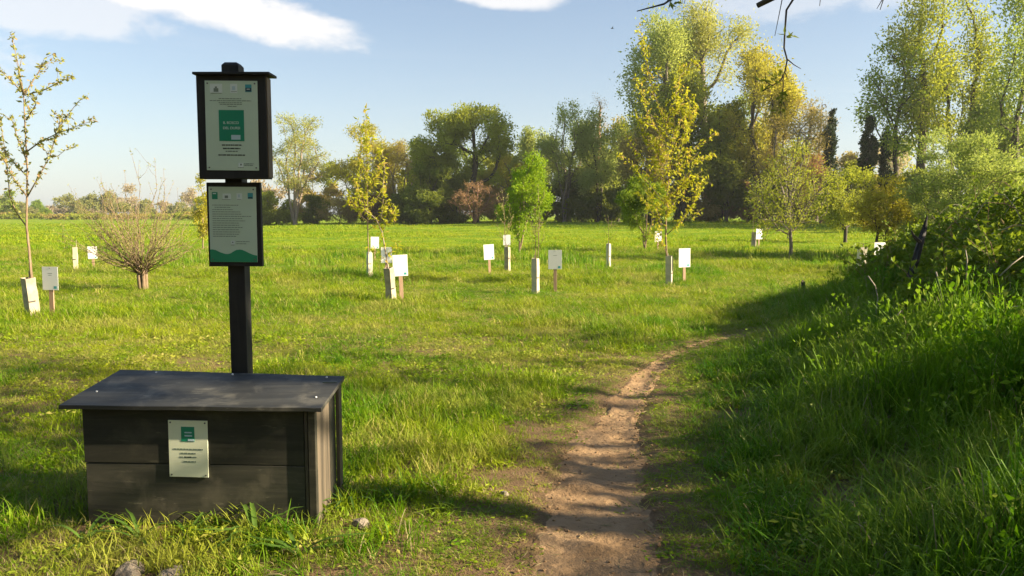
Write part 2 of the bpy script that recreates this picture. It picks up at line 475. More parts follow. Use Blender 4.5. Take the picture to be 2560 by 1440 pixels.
# ---- dirt path
def make_path():
    P = PATHD; n = 640
    s = np.linspace(0, len(P) - 1, n)
    cx = np.interp(s, range(len(P)), P[:, 0]); cy = np.interp(s, range(len(P)), P[:, 1]); w = np.interp(s, range(len(P)), P[:, 2])
    dx = np.gradient(cx); dy = np.gradient(cy); l = np.hypot(dx, dy); nx = dy / l; ny = -dx / l
    k = 28; t = np.linspace(-1, 1, k)
    wl = w * (1 + .20 * wav(cx * 3 + cy, cy, 2.6, 1) + .16 * wav(cx, cy * 3, 4.0, 2) + .05 * wav(cx, cy, 31, 0))
    wr = w * (1 + .18 * wav(cx * 3 - cy, cy, 2.3, 3) + .14 * wav(cx, cy * 3, 4.4, 0) + .05 * wav(cx, cy, 29, 2))
    ww = np.where(t[None, :] < 0, wl[:, None], wr[:, None])
    x = cx[:, None] + nx[:, None] * t[None, :] * ww; y = cy[:, None] + ny[:, None] * t[None, :] * ww
    z = gz(x.ravel(), y.ravel()).reshape(x.shape)
    bumpy = .010 + .016 * np.clip(wav(x * 2.2, y * 3.4, 5, 2), 0, 1) + .006 * np.abs(wav(x, y, 19, 3)) + .004 * np.abs(wav(x, y, 47, 1))
    edge = 1 - np.clip((np.abs(t)[None, :] - .62) / .38, 0, 1)
    bumpy = .008 + (bumpy - .008) * (1 - .75 * sst(cy, 5.5, 9))[:, None]
    z = z + bumpy * edge - .012 * (1 - edge)
    v = np.stack([x.ravel(), y.ravel(), z.ravel()], 1)
    i = np.arange(n - 1)[:, None] * k; j = np.arange(k - 1)[None, :]
    f = np.stack([i + j, i + j + 1, i + k + j + 1, i + k + j], -1).reshape(-1, 4)
    o = mesh_np('path', v, [f], M['earth'], smooth=True); tag(o, kind='structure')
make_path()

# ================================================================== STORAGE BOX
def quad_slab(b, c, z0, z1):
    """slab over four ground corners c (FL, FR, BR, BL) between heights (front/back may differ)"""
    vs = [(c[i][0], c[i][1], z0[i]) for i in range(4)] + [(c[i][0], c[i][1], z1[i]) for i in range(4)]
    b.add(vs, [(3, 2, 1, 0), (4, 5, 6, 7), (0, 1, 5, 4), (1, 2, 6, 5), (2, 3, 7, 6), (3, 0, 4, 7)]); return b
def lerp(a, b, t): return (a[0] + (b[0] - a[0]) * t, a[1] + (b[1] - a[1]) * t)
def make_box():
    ox, oy = -1.52, 4.02; oz = gz1(ox, oy) - .02
    L = lambda p: (p[0] - ox, p[1] - oy)
    FLp, FRp, BRp, BLp = L((-2.10, 3.835)), L((-.945, 3.775)), L((-.935, 4.185)), L((-2.10, 4.345))
    box = empty('storage_box', (ox, oy, oz), 'dark wooden storage box with an overhanging lid below the tall information post', 'box')
    z = .02
    t = .022
    def wall(name, a, b, inward, z0, z1, mat, t=t, bevel=.0025):
        ix, iy = inward
        c = [a, b, (b[0] + ix * t, b[1] + iy * t), (a[0] + ix * t, a[1] + iy * t)]
        return quad_slab(MB(), c, [z0] * 4, [z1] * 4).build(name, mat, box, bevel)
    e = lambda p, dx, dy: (p[0] + dx, p[1] + dy)
    # front: dark upper board, lower board lighter brown to carry its sunlit look, a recessed base
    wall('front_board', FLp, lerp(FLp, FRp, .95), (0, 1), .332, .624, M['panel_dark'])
    wall('front_board', e(FLp, .004, .003), lerp(FLp, FRp, .95), (0, 1), .025, .329, M['panel_brown_lit'])
    # battens at the right corner: thin light edge, dark post
    a = lerp(FLp, FRp, .953); b2 = lerp(FLp, FRp, .966)
    wall('batten', e(a, 0, -.008), e(b2, 0, -.008), (0, 1), .02, .60, M['side_wood'], .028)
    wall('corner_post', e(lerp(FLp, FRp, .969), 0, -.014), e(FRp, 0, -.014), (0, 1), .0, .618, M['panel_dark'], .04)
    # right side: board in sunlit tone, dark board for the gap, rear batten
    p0 = e(FRp, -.004, .03); p1 = lerp(FRp, BRp, .62)
    wall('side_board', p0, p1, (-1, 0), .03, .63, M['side_wood'])
    wall('side_board', lerp(FRp, BRp, .64), lerp(FRp, BRp, .93), (-1, 0), .03, .635, M['panel_dark'])
    q0 = e(lerp(FRp, BRp, .92), .022, 0); q1 = e(BRp, .022, .03)
    wall('rear_batten', q0, q1, (-1, 0), .0, .64, M['side_wood'], .02)
    wall('side_board', e(BLp, .0, -.004), e(FLp, .0, .03), (1, 0), .03, .63, M['panel_dark'])
    wall('back_board', e(BRp, -.03, -.025), e(BLp, .03, -.005), (0, -1), .02, .64, M['panel_dark'])
    quad_slab(MB(), [e(FLp, .03, .04), e(FRp, -.05, .05), e(BRp, -.05, -.05), e(BLp, .03, -.04)], [.03] * 4, [.05] * 4).build('floor_board', M['panel_dark'], box)
    # lid: plywood sheet sloping up to the back
    c = [L((-2.185, 3.785)), L((-.905, 3.727)), L((-.893, 4.205)), L((-2.175, 4.385))]
    zf, zb = .633 - oz, .690 - oz
    n = 14; b = MB()
    vs = []; fs = []
    for j in range(5):
        for i in range(n + 1):
            f0 = lerp(c[0], c[1], i / n); f1 = lerp(c[3], c[2], i / n); q = lerp(f0, f1, j / 4)
            zz = zf + (zb - zf) * j / 4 + .0010 * math.sin(i * 1.1 + j) * (1 if 0 < i < n else .5)
            vs.append((q[0], q[1], zz))
    k = len(vs)
    vs += [(v[0], v[1], v[2] - .02) for v in vs]
    for j in range(4):
        for i in range(n):
            o = j * (n + 1) + i
            fs.append((o, o + 1, o + n + 2, o + n + 1)); fs.append((k + o + n + 1, k + o + n + 2, k + o + 1, k + o))
    for i in range(n):
        fs.append((k + i, k + i + 1, i + 1, i)); o = 4 * (n + 1) + i; fs.append((o, o + 1, k + o + 1, k + o))
    for j in range(4):
        o = j * (n + 1); fs.append((o, o + n + 1, k + o + n + 1, k + o)); o += n; fs.append((k + o, k + o + n + 1, o + n + 1, o))
    lid = b.add(vs, fs).build('lid', M['lid'], box, .002)
    # worn slot and screw heads in the lid
    s = L((-.94, 4.10)); MB().box(s[0] - .045, s[0] + .03, s[1] - .004, s[1] + .004, zf + .040, zf + .0475).build('lid_crack', M['ink_dark'], lid)
    for (u, v) in ((.18, .93), (.52, .94), (.93, .93), (.06, .35), (.95, .3)):
        q = lerp(lerp(c[0], c[1], u), lerp(c[3], c[2], u), v); zz = zf + (zb - zf) * v
        MB().tube([(q[0], q[1], zz - .004), (q[0], q[1], zz + .005)], [.006, .005], 8).build('screw', M['white_grey'], lid)
    # plaque on the front
    ang = math.atan2(FRp[1] - FLp[1], FRp[0] - FLp[0])
    px0 = at_y(420, 1050, 3.81); px1 = at_y(523, 1193, 3.80)
    w = px1[0] - px0[0]; h = px0[2] - px1[2]
    cx = (px0[0] + px1[0]) / 2 - ox; cz = (px0[2] + px1[2]) / 2 - oz
    fy = FLp[1] + (FRp[1] - FLp[1]) * (cx - FLp[0]) / (FRp[0] - FLp[0])
    pl = bpy.data.objects.new('plaque', None)
    me = MB().box(-w / 2, w / 2, -.006, 0, -h / 2, h / 2)
    pl = me.build('plaque', M['plaque'], box, .001, loc=(cx, fy - .001, cz)); pl.rotation_euler = (0, R(.6), ang)
    def pr(name, x0, x1, z0, z1, mat, d=.0012):
        MB().box((x0 - .5) * w, (x1 - .5) * w, -.006 - d, -.0062, (.5 - z1) * h, (.5 - z0) * h).build(name, mat, pl)
    pr('emblem_print', .33, .67, .11, .37, M['green'])
    pr('emblem_lines', .42, .60, .20, .222, M['lilac'], .002); pr('emblem_lines', .42, .61, .255, .28, M['lilac'], .002)
    pr('emblem_tab', .50, .66, .325, .36, M['lilac'], .002)
    rr = random.Random(4)
    for (x0, x1, zc, mt) in ((.13, .88, .505, 'ink'), (.31, .69, .578, 'ink'), (.39, .58, .645, 'ink_dark'), (.60, .72, .645, 'ink'), (.29, .36, .645, 'ink'), (.37, .69, .725, 'ink')):
        x = x0
        tb = MB()
        while x < x1 - .01:
            e1 = min(x1, x + rr.uniform(.05, .12))
            tb.box((x - .5) * w, (e1 - .5) * w, -.0072, -.0062, (.5 - zc - .011) * h, (.5 - zc + .011) * h); x = e1 + .014
        tb.build('text_line', M[mt], pl)
    for sx in (-1, 1):
        for sz in (-1, 1):
            x, zc2 = sx * w * .44, sz * h * .46
            MB().tube([(x, -.005, zc2), (x, -.0085, zc2)], [.0045, .004], 8).build('screw', M['screw'], pl)
make_box()

# ================================================================== INFORMATION POST
def text_mesh(body, size, mat, parent, loc, name='lettering', extrude=.0004):
    cu = bpy.data.curves.new(name, 'FONT'); cu.body = body; cu.size = size; cu.extrude = extrude
    cu.align_x = 'CENTER'; cu.align_y = 'CENTER'
    tmp = bpy.data.objects.new(name, cu); COL.objects.link(tmp)
    bpy.context.view_layer.update()
    me = bpy.data.meshes.new_from_object(tmp.evaluated_get(bpy.context.evaluated_depsgraph_get()))
    COL.objects.unlink(tmp); bpy.data.objects.remove(tmp)
    me.name = name; me.materials.clear(); me.materials.append(mat)
    o = bpy.data.objects.new(name, me); o.location = loc; o.rotation_euler = (PI / 2, 0, 0)
    return link(o, parent)
def make_post():
    Yp = 4.345
    pb = at_y(591, 930, Yp); ox, oy = pb[0], Yp + .047; oz = gz1(ox, oy) - .03
    post = empty('information_post', (ox, oy, oz), 'tall black wooden information post with two framed notice panels behind the storage box', 'information post')
    def X(px, py, Y): q = at_y(px, py, Y); return q[0] - ox, q[2] - oz
    # square post with chamfered head
    x0, _ = X(570, 690, Yp); x1, _ = X(612, 690, Yp); _, zt = X(590, 154, Yp)
    w = x1 - x0
    y0, y1 = -.047, -.047 + w
    b = MB(); zc = zt - .016
    for (z, ins) in ((-.25, 0), (zc, 0), (zt, .014)):
        for (x, y) in ((x0 + ins, y0 + ins), (x1 - ins, y0 + ins), (x1 - ins, y1 - ins), (x0 + ins, y1 - ins)): b.v.append((x, y, z))
    for k in (0, 4):
        for j in range(4): b.f.append((k + j, k + (j + 1) % 4, k + 4 + (j + 1) % 4, k + 4 + j))
    b.f.append((8, 9, 10, 11)); b.f.append((3, 2, 1, 0))
    b.build('post', M['black_wood'], post, .003)
    # upper case: deep board with a small roof plank
    Yu = Yp - .085
    a0, ztu = X(489, 188, Yu); a1, _ = X(663, 200, Yu); _, zbu = X(580, 447, Yu)
    MB().box(a0, a1, Yu - oy, Yp - oy - .004, zbu, ztu).build('upper_board', M['black_board'], post, .003)
    s0, s1 = a1, a1 + .004
    MB().box(s0 + .001, s1 + .002, Yu - oy + .006, Yp - oy - .01, zbu + .008, ztu - .01).build('lit_edge_strip', M['edge_wood'], post)  # right side of the board, its sunlight put into a lighter brown
    r0, zr0 = X(476, 188, Yu - .02); r1, zr1 = X(675, 181, Yu - .02)
    MB().box(r0 + .01, r1 - .004, Yu - oy - .025, Yp - oy + .03, ztu + .001, ztu + .014).build('roof_plank', M['black_board'], post, .002)
    # lower board
    Yl = Yp - .034
    b0, ztl = X(515, 456, Yl); b1, _ = X(650, 460, Yl); _, zbl = X(585, 666, Yl)
    MB().box(b0, b1, Yl - oy, Yp - oy - .003, zbl, ztl).build('lower_board', M['black_board'], post, .003)
    rr = random.Random(11)
    def poster(name, pxs, pys, Y, mat, tilt):
        q0 = X(pxs[0], pys[0], Y); q1 = X(pxs[1], pys[1], Y)
        w = q1[0] - q0[0]; h = q0[1] - q1[1]
        o = MB().box(-w / 2, w / 2, -.003, 0, -h / 2, h / 2).build(name, mat, post, .0008, loc=((q0[0] + q1[0]) / 2, Y - oy - .001, (q0[1] + q1[1]) / 2))
        o.rotation_euler = (0, R(tilt), 0)
        def pr(nm, x0, x1, z0, z1, mt, d=.001):
            return MB().box((x0 - .5) * w, (x1 - .5) * w, -.003 - d, -.0032, (.5 - z1) * h, (.5 - z0) * h).build(nm, M[mt], o)
        def line(x0, x1, zc, hh, mt='ink'):
            tb = MB(); x = x0
            while x < x1 - .008:
                e1 = min(x1, x + rr.uniform(.02, .085))
                tb.box((x - .5) * w, (e1 - .5) * w, -.004, -.0032, (.5 - zc - hh) * h, (.5 - zc + hh) * h); x = e1 + .009
            return tb.build('text_line', M[mt], o)
        for sx in (-1, 1):
            for sz in (-1, 1):
                x, z = sx * (w * .5 - .014), sz * (h * .5 - .014)
                MB().tube([(x, -.002, z), (x, -.006, z)], [.0045, .0038], 8).build('screw', M['screw'], o)
        return o, w, h, pr, line
    # ---- upper poster
    o, w, h, pr, line = poster('upper_poster', (511, 649), (202, 426), Yu - .0, M['paper'], .5)
    pr('logo', .10, .335, .035, .135, 'pale'); pr('logo_mark', .17, .26, .085, .125, 'ink', .0016); pr('logo_mark', .195, .235, .065, .084, 'ink', .0016); pr('logo_mark', .11, .32, .138, .143, 'ink', .0016)
    pr('logo', .485, .62, .035, .135, 'pale'); pr('logo_mark', .52, .58, .06, .105, 'lilac', .0016); pr('logo_mark', .50, .61, .118, .123, 'ink', .0016)
    pr('logo', .77, .89, .04, .125, 'teal'); pr('logo_mark', .775, .885, .078, .118, 'navy', .0016); pr('logo_mark', .80, .86, .088, .097, 'pale', .002)
    line(.26, .70, .199, .004); line(.09, .88, .222, .004); line(.26, .70, .244, .004); line(.28, .70, .262, .004); line(.43, .60, .286, .004)
    pr('title_square', .255, .735, .325, .672, 'green')
    text_mesh('IL BOSCO', .021 * h / .52, M['pale'], o, ((.485 - .5) * w, -.0045, (.5 - .468) * h))
    text_mesh('DEL DUREI', .021 * h / .52, M['pale'], o, ((.495 - .5) * w, -.0045, (.5 - .527) * h))
    pr('title_tab', .485, .66, .603, .655, 'lilac', .0016)
    line(.30, .68, .716, .007, 'ink_dark'); line(.32, .66, .754, .007, 'ink_dark'); line(.37, .60, .786, .006, 'ink'); line(.23, .74, .828, .007, 'ink_dark')
    pr('logo', .61, .70, .915, .962, 'pale'); pr('logo_mark', .645, .672, .925, .945, 'ink', .0016); line(.60, .71, .968, .003); line(.72, .90, .925, .004); line(.72, .90, .943, .004)
    # ---- lower poster
    o, w, h, pr, line = poster('lower_poster', (521, 645), (467, 655), Yl - .0, M['paper'], .4)
    pr('logo', .07, .19, .072, .165, 'green'); pr('logo_mark', .09, .16, .085, .097, 'pale', .0016)
    pr('logo', .295, .47, .09, .165, 'pale'); pr('logo_mark', .34, .41, .115, .15, 'ink', .0016); pr('logo_mark', .28, .46, .166, .171, 'ink', .0016)
    pr('logo', .59, .705, .085, .17, 'pale'); pr('logo_mark', .625, .66, .10, .14, 'lilac', .0016); pr('logo_mark', .60, .69, .164, .169, 'ink', .0016)
    pr('logo', .825, .935, .08, .158, 'teal'); pr('logo_mark', .835, .925, .135, .153, 'navy', .0016)
    ends = (.62, .45, .50, .66, .68, .89, .70, .76, .62, .63, .70, .62, .64, .62, .56)
    for i, e1 in enumerate(ends):
        line(.12 if i == 1 else .07, e1, .243 + i * .0296, .0042)
    pr('logo', .455, .525, .715, .765, 'pale'); pr('logo_mark', .47, .50, .728, .745, 'ink', .0016); line(.44, .53, .772, .003); line(.56, .84, .725, .004); line(.56, .77, .755, .004)
    hills = [(-.5, -.5), (.5, -.5)]
    top = [(1, .912), (.92, .902), (.84, .882), (.76, .857), (.69, .838), (.63, .832), (.56, .838), (.50, .857), (.44, .882), (.38, .893), (.32, .892), (.22, .872), (.12, .842), (.05, .832), (0, .835)]
    pts = [(0, 1), (1, 1)] + top
    MB().prism([((a - .5) * w * .997, (.5 - min(b, .999)) * h) for a, b in pts], -.0042, -.0032).build('hill_print', M['green_hill'], o)
make_post()

# ================================================================== MARKER SIGNS AND TREE GUARDS
def marker_sign(px, base_py, top_py, bot_py, yaw, tilt, label, grey=False, emblem=True, lines=2, base_z=None):
    p = ground_at(px, base_py)
    D = p[1]
    o = empty('marker_sign', (p[0], p[1], p[2]), label, 'sign', 'marker signs beside the planted saplings', (0, R(tilt), R(-yaw)))
    zt = at_y(px, top_py, D)[2] - p[2]; zb = at_y(px, bot_py, D)[2] - p[2]
    h = zt - zb; w = h * .70
    MB().box(-.034, .034, .002, .026, -.2, zt - .05).build('stake', M['stake'], o, .002)
    bd = MB().box(-w / 2, w / 2, -.004, .001, zb, zt).build('board', M['white_grey' if grey else 'white'], o, .001)
    if emblem:
        MB().box(w * .22, w * .40, -.0052, -.0042, zb + .02, zb + .02 + w * .16).build('emblem', M['teal'], bd)
    for i in range(lines):
        l = w * (.20 if i % 2 else .28)
        MB().box(-l / 2, l / 2, -.0050, -.0042, zt - h * (.28 + .08 * i) - .004, zt - h * (.28 + .08 * i) + .003).build('text_line', M['ink' if grey else 'pale'], bd)
    MB().tube([(0, -.003, zt - .02), (0, -.009, zt - .02)], [.006, .005], 8).build('screw', M['screw'], bd)
    return o
def tree_guard(px, base_py, top_py, wpx, yaw, lean, label, mottled=False, cane=True, tie=True):
    p = ground_at(px, base_py); D = p[1]
    zt = at_y(px, top_py, D)[2] - p[2]
    s = wpx / FPX * D / (abs(math.cos(R(yaw))) + abs(math.sin(R(yaw))))
    o = empty('tree_guard', (p[0], p[1], p[2]), label, 'tree guard', 'white tree guards around the saplings', (0, R(lean), R(yaw)))
    rr = random.Random(int(px * 7 + base_py)); b = MB(); n = 6; th = .006
    cs = [(-1, -1), (1, -1), (1, 1), (-1, 1)]
    rings = []
    for i in range(n + 1):
        z = -.06 + (zt + .06) * i / n; bul = 1 + .05 * math.sin(i * 1.7 + px) + rr.uniform(-.02, .02)
        for q in (s / 2, s / 2 - th):
            rings.append([(cx * q * bul + rr.uniform(-.003, .003), cy * q * bul, z + (rr.uniform(-.012, .012) if i == n else 0)) for cx, cy in cs])
    for rg in rings: b.v += rg
    for i in range(n):
        for j in range(4):
            j2 = (j + 1) % 4
            b.f.append((i * 8 + j, i * 8 + j2, i * 8 + 8 + j2, i * 8 + 8 + j))
            b.f.append((i * 8 + 4 + j2, i * 8 + 4 + j, i * 8 + 12 + j, i * 8 + 12 + j2))
    for j in range(4):
        j2 = (j + 1) % 4; b.f.append((n * 8 + j, n * 8 + j2, n * 8 + 4 + j2, n * 8 + 4 + j))
    b.build('sleeve', M['guard2' if mottled else 'guard'], o)
    if cane:
        MB().tube([(s * .3, s * .3, -.1), (s * .32, s * .3, zt + .05 + rr.uniform(0, .05))], [.009, .008], 6).build('cane', M['cane'], o)
    if tie:
        zz = zt * rr.uniform(.4, .55)
        MB().box(-s * .53, s * .16, -s * .56, -s * .535, zz, zz + .02).build('tie', M['tie'], o)
    return o, p, zt

marker_sign(130, 797, 667, 725, 4, .6, 'white sign greyed by painted shade on a wooden stake beside the leftmost sapling', True)
marker_sign(234, 674, 616, 647, -14, -1, 'white sign between the thin bare guard and the bushy pollard shrub')
marker_sign(937, 652, 592, 621, -12, 1, 'small white sign behind the tall thin sapling right of the information post', lines=1)
marker_sign(966, 702, 618, 657, -16, 1, 'white sign half hidden by leaves behind the leaning guard', emblem=False, lines=1)
marker_sign(1005, 757, 637, 690, -16, -2, 'large bright white sign right beside the leaning stained guard')
marker_sign(1225, 684, 611, 649, -18, -3, 'white sign on a slanted stake left of the lime green tree')
marker_sign(1267, 642, 587, 613, -8, 0, 'small bluish white sign behind the guard left of the lime tree', True, emblem=False, lines=0)
marker_sign(1388, 730, 625, 673, 5, -.5, 'white sign greyed by painted shade, with a green corner emblem right of the two-stemmed sapling guard', True, lines=1)
marker_sign(1645, 627, 579, 605, -14, 0, 'far small white sign just left of the golden sapling stem')
marker_sign(1711, 713, 621, 668, -20, -1, 'bright white sign right beside the golden sapling guard')
marker_sign(1897, 621, 572, 598, -18, 0, 'far white sign beside the leaning guard left of the airy tree', lines=1)
marker_sign(2198, 662, 606, 650, -10, 0, 'white sign half hidden behind the bramble leaves', lines=0, emblem=False)

GD = {}
GD['A'] = tree_guard(84, 797, 694, 34, 58, -4.5, 'tan tree guard leaning left at the foot of the leftmost sapling', True)
GD['B'] = tree_guard(190, 676, 619, 13, 20, 0, 'slim white tree guard with only a bare cane sticking out')
GD['D'] = tree_guard(924, 693, 630, 16, 35, 1, 'white tree guard of the tall thin sapling right of the information post')
GD['E'] = tree_guard(979, 757, 668, 25, 62, -6, 'stained tree guard leaning left beside the large bright sign', True)
GD['G'] = tree_guard(1269, 680, 617, 15, 62, -1.5, 'grey-white tree guard in front of the lime green tree', True)
GD['I'] = tree_guard(1339, 734, 646, 20, 62, -1, 'tree guard with two thin stems next to the grey-shaded sign')
GD['J'] = tree_guard(1521, 669, 609, 12, 50, 0, 'short narrow tree guard with a tiny sapling in mid meadow')
GD['M'] = tree_guard(1673, 713, 640, 20, 62, -2.5, 'tree guard at the foot of the golden leaved sapling')
GD['N'] = tree_guard(1884, 621, 581, 14, 64, 5, 'far dark-sided tree guard leaning right beside its sign', True, tie=False)
GD['R'] = tree_guard(2152, 690, 619, 19, 8, 1, 'pale tree guard at the left edge of the bramble bush')

# ================================================================== TREES
def nrm(v): return v / np.maximum(np.linalg.norm(v, axis=-1, keepdims=True), 1e-9)
def colonize(rng, att, P, par, step, kill, iters=150, trop=(0, 0, .08), jit=.12):
    """grow branches towards attraction points"""
    P = [np.asarray(p, float) for p in P]; par = list(par)
    A = np.asarray(att, float); PP = np.array(P)
    d = np.linalg.norm(A[:, None] - PP[None], axis=2); near = d.argmin(1); nd = d.min(1)
    kids = np.zeros(60000, int)
    for p in par:
        if p >= 0: kids[p] += 1
    alive = nd > kill
    trop = np.array(trop)
    for _ in range(iters):
        ok = alive & (kids[near] < 4)
        if not ok.any() or len(P) > 6000: break
        a = A[ok]; nn = near[ok]; PP = np.array(P)
        dr = nrm(a - PP[nn]); acc = np.zeros((len(P), 3)); np.add.at(acc, nn, dr)
        idx = np.unique(nn)
        nd_ = nrm(nrm(acc[idx]) + trop + rng.normal(0, jit, (len(idx), 3)))
        new = PP[idx] + nd_ * step; b = len(P)
        for k, i in enumerate(idx):
            P.append(new[k]); par.append(int(i)); kids[i] += 1
        dd = np.linalg.norm(A[:, None] - new[None], axis=2); j = dd.argmin(1); m = dd.min(1)
        up = m < nd; near[up] = b + j[up]; nd[up] = m[up]; alive &= nd > kill
    return np.array(P), np.array(par)
def radii(par, r_tip, r_base, e=2.3):
    n = len(par); acc = np.zeros(n)
    for i in range(n - 1, -1, -1):
        if acc[i] == 0: acc[i] = 1.0
        if par[i] >= 0: acc[par[i]] += acc[i]
    r = acc ** (1 / e); r0 = r[0]
    return r_tip + (r - 1) / max(r0 - 1, 1e-6) * (r_base - r_tip)
def skeleton_mesh(P, par, r, k=5):
    n = len(P); par = np.asarray(par); idx = np.where(par >= 0)[0]; pp = par[idx]
    dirs = np.zeros((n, 3)); dirs[idx] = nrm(P[idx] - P[pp])
    roots = np.where(par < 0)[0]
    for q in roots:
        ch = np.where(par == q)[0]; dirs[q] = dirs[ch[0]] if len(ch) else (0, 0, 1)
    ref = np.array((.17, .96, .09)); ref /= np.linalg.norm(ref)
    u = nrm(np.cross(dirs, ref)); w = np.cross(dirs, u)
    ang = np.arange(k) * 2 * PI / k; ca, sa = np.cos(ang), np.sin(ang)
    ring = P[:, None] + r[:, None, None] * (u[:, None] * ca[None, :, None] + w[:, None] * sa[None, :, None])
    main = {}
    for i, p in zip(idx, pp):
        if p not in main or r[i] > r[main[p]]: main[p] = i
    ism = np.array([main[p] == i for i, p in zip(idx, pp)], bool)
    ex = idx[~ism]; pe = par[ex]
    rex = P[pe][:, None] + r[ex][:, None, None] * (u[ex][:, None] * ca[None, :, None] + w[ex][:, None] * sa[None, :, None])
    v = np.vstack([ring.reshape(-1, 3), rex.reshape(-1, 3)])
    start = par[idx] * k; start[~ism] = n * k + np.arange(len(ex)) * k
    j = np.arange(k); j2 = (j + 1) % k
    f = np.stack([start[:, None] + j, start[:, None] + j2, idx[:, None] * k + j2, idx[:, None] * k + j], -1).reshape(-1, 4)
    return v, f
def leaf_mesh(rng, C, out, L, Wd, fold=.25, droop=0.0, spread=1.0, tint=None):
    """one folded rhombus per leaf; C centres, out preferred directions"""
    n = len(C)
    a = nrm(out * spread + rng.normal(0, .75, (n, 3)) + np.array((0, 0, -droop)))
    b = nrm(np.cross(a, rng.normal(0, 1, (n, 3)))); c = np.cross(a, b)
    l = L * rng.uniform(.6, 1.3, (n, 1)); w = Wd * rng.uniform(.6, 1.3, (n, 1))
    m = C + a * l * .45
    v = np.stack([C, m + b * w * .5 - c * w * fold, C + a * l, m - b * w * .5 - c * w * fold], 1).reshape(-1, 3)
    i = np.arange(n)[:, None] * 4
    f = np.concatenate([i + np.array([[0, 1, 2]]), i + np.array([[0, 2, 3]])], 0)
    t = rng.uniform(0, 1, n) if tint is None else np.clip(tint, 0, 1)
    return v, f, np.repeat(t, 4)
def lobes_for(rng, hw, zb, zt, k, rmin=.20, rmax=.38, shape='round', hwy=None):
    """uneven crown made of overlapping lobes inside an envelope"""
    L = []
    cz = (zb + zt) / 2; hz = (zt - zb) / 2; hwy = hwy or hw
    k = int(k * 1.5)
    for i in range(k):
        d = nrm(rng.normal(0, 1, 3)); s = rng.uniform(.30, .88)
        t = d[2] * s
        e = 1.0
        if shape == 'vase': e = .55 + .45 * (t + 1) / 2 * 1.3
        if shape == 'cone': e = 1.15 - .75 * (t + 1) / 2
        if shape == 'column': e = .9
        rr = rng.uniform(rmin, rmax)
        L.append((d[0] * s * hw * e, d[1] * s * hwy * e, cz + t * hz, rr * hw * e, rr * hwy * e, rr * max(hz * .8, hw * .8) if shape != 'column' else rr * hz * .6))
    L.append((rng.uniform(-.2, .2) * hw, 0, zt - .25 * hz, .3 * hw, .3 * hwy, .25 * hz))
    # stretch so that the lobes fill the envelope
    A = np.array(L); x0, x1 = (A[:, 0] - A[:, 3]).min(), (A[:, 0] + A[:, 3]).max(); z0, z1 = (A[:, 2] - A[:, 5]).min(), (A[:, 2] + A[:, 5]).max()
    sx = 2 * hw / (x1 - x0); sz = (zt - zb) / (z1 - z0)
    A[:, 0] = -hw + (A[:, 0] - x0) * sx; A[:, 3] *= sx; A[:, 1] *= sx; A[:, 4] *= sx; A[:, 2] = zb + (A[:, 2] - z0) * sz; A[:, 5] *= sz
    return [tuple(a) for a in A]
def sample_lobes(rng, lobes, n, zmin=.3):
    vol = np.array([l[3] * l[4] * l[5] for l in lobes]) ** .8; vol /= vol.sum()
    w = rng.choice(len(lobes), n, p=vol); Lb = np.array(lobes)[w]
    d = nrm(rng.normal(0, 1, (n, 3))) * (rng.uniform(0, 1, (n, 1)) ** .45)
    q = Lb[:, :3] + d * Lb[:, 3:]
    q[:, 2] = np.maximum(q[:, 2], zmin + rng.uniform(0, .3, n))
    return q
def make_tree(name, label, cat, group, base, lobes, seed, leaf, bark, n_att=330, per=32, lsize=.24, lw=.55, sig=.04, trunk_r=.28, trunk_top=None,
              stems=1, lean=(0, 0), r_tip=.016, k=5, trop=.08, droop=.1, zmin=.3, splay=.25, bare=0.0, tintz=0.0):
    n_att = int(n_att * 1.5); per = per * .62; sig = sig * .62; lsize = lsize * 1.12
    rng = np.random.RandomState(seed)
    zt = max(l[2] + l[5] for l in lobes); zb = min(l[2] - l[5] for l in lobes)
    H = zt
    att = sample_lobes(rng, lobes, n_att, zmin)
    step = H / 38.0
    P = [np.array((0, 0, -.15))]; par = [-1]
    ttop = trunk_top if trunk_top is not None else max(zb * .9, H * .12)
    for s in range(stems):
        az = 2 * PI * s / stems + rng.uniform(-.4, .4)
        dv = np.array((math.cos(az), math.sin(az), 0)) * (splay if stems > 1 else 0)
        last = 0; nseg = max(3, int(ttop / step)); wob = rng.normal(0, .04, 2)
        for i in range(1, nseg + 1):
            t = i / nseg
            q = np.array((lean[0] * t * ttop + dv[0] * t * ttop + wob[0] * math.sin(t * 4) * ttop * .5, lean[1] * t * ttop + dv[1] * t * ttop + wob[1] * math.sin(t * 5) * ttop * .5, t * ttop))
            P.append(q); par.append(last); last = len(P) - 1
    P, par = colonize(rng, att, P, par, step, step * 1.25, trop=(0, 0, trop))
    r = radii(par, r_tip, trunk_r)
    r[0] *= 1.35
    root = empty(name, base, label, cat, group)
    v, f = skeleton_mesh(P, par, r, k)
    mesh_np('trunk', v, [f], M[bark], root, smooth=True)
    # leaves round the attraction points and the fine twigs
    if per > 0:
        C0 = att if bare <= 0 else att[rng.uniform(0, 1, len(att)) > bare]
        tips = np.where(r < r_tip + (trunk_r - r_tip) * .10)[0]
        tp = P[rng.choice(tips, min(len(tips), len(C0)), replace=len(tips) < len(C0))]
        C = np.vstack([C0, tp]); ct = rng.uniform(0, 1, len(C))
        w = rng.choice(len(C), int(len(C0) * per))
        pos = C[w] + rng.normal(0, sig * H, (len(w), 3)) * np.array((1, 1, .8))
        pos[:, 2] = np.maximum(pos[:, 2], zmin * .5)
        mid = np.array((lean[0] * H * .5, lean[1] * H * .5, (zb + zt) / 2))
        out = nrm(pos - mid)
        tint = .55 * ct[w] + .45 * rng.uniform(0, 1, len(w))
        v, f, t = leaf_mesh(rng, pos, out, lsize, lsize * lw, droop=droop, tint=tint)
        mesh_np('crown', v, [f], LF[leaf], root, attrs={'tint': t})
    return root
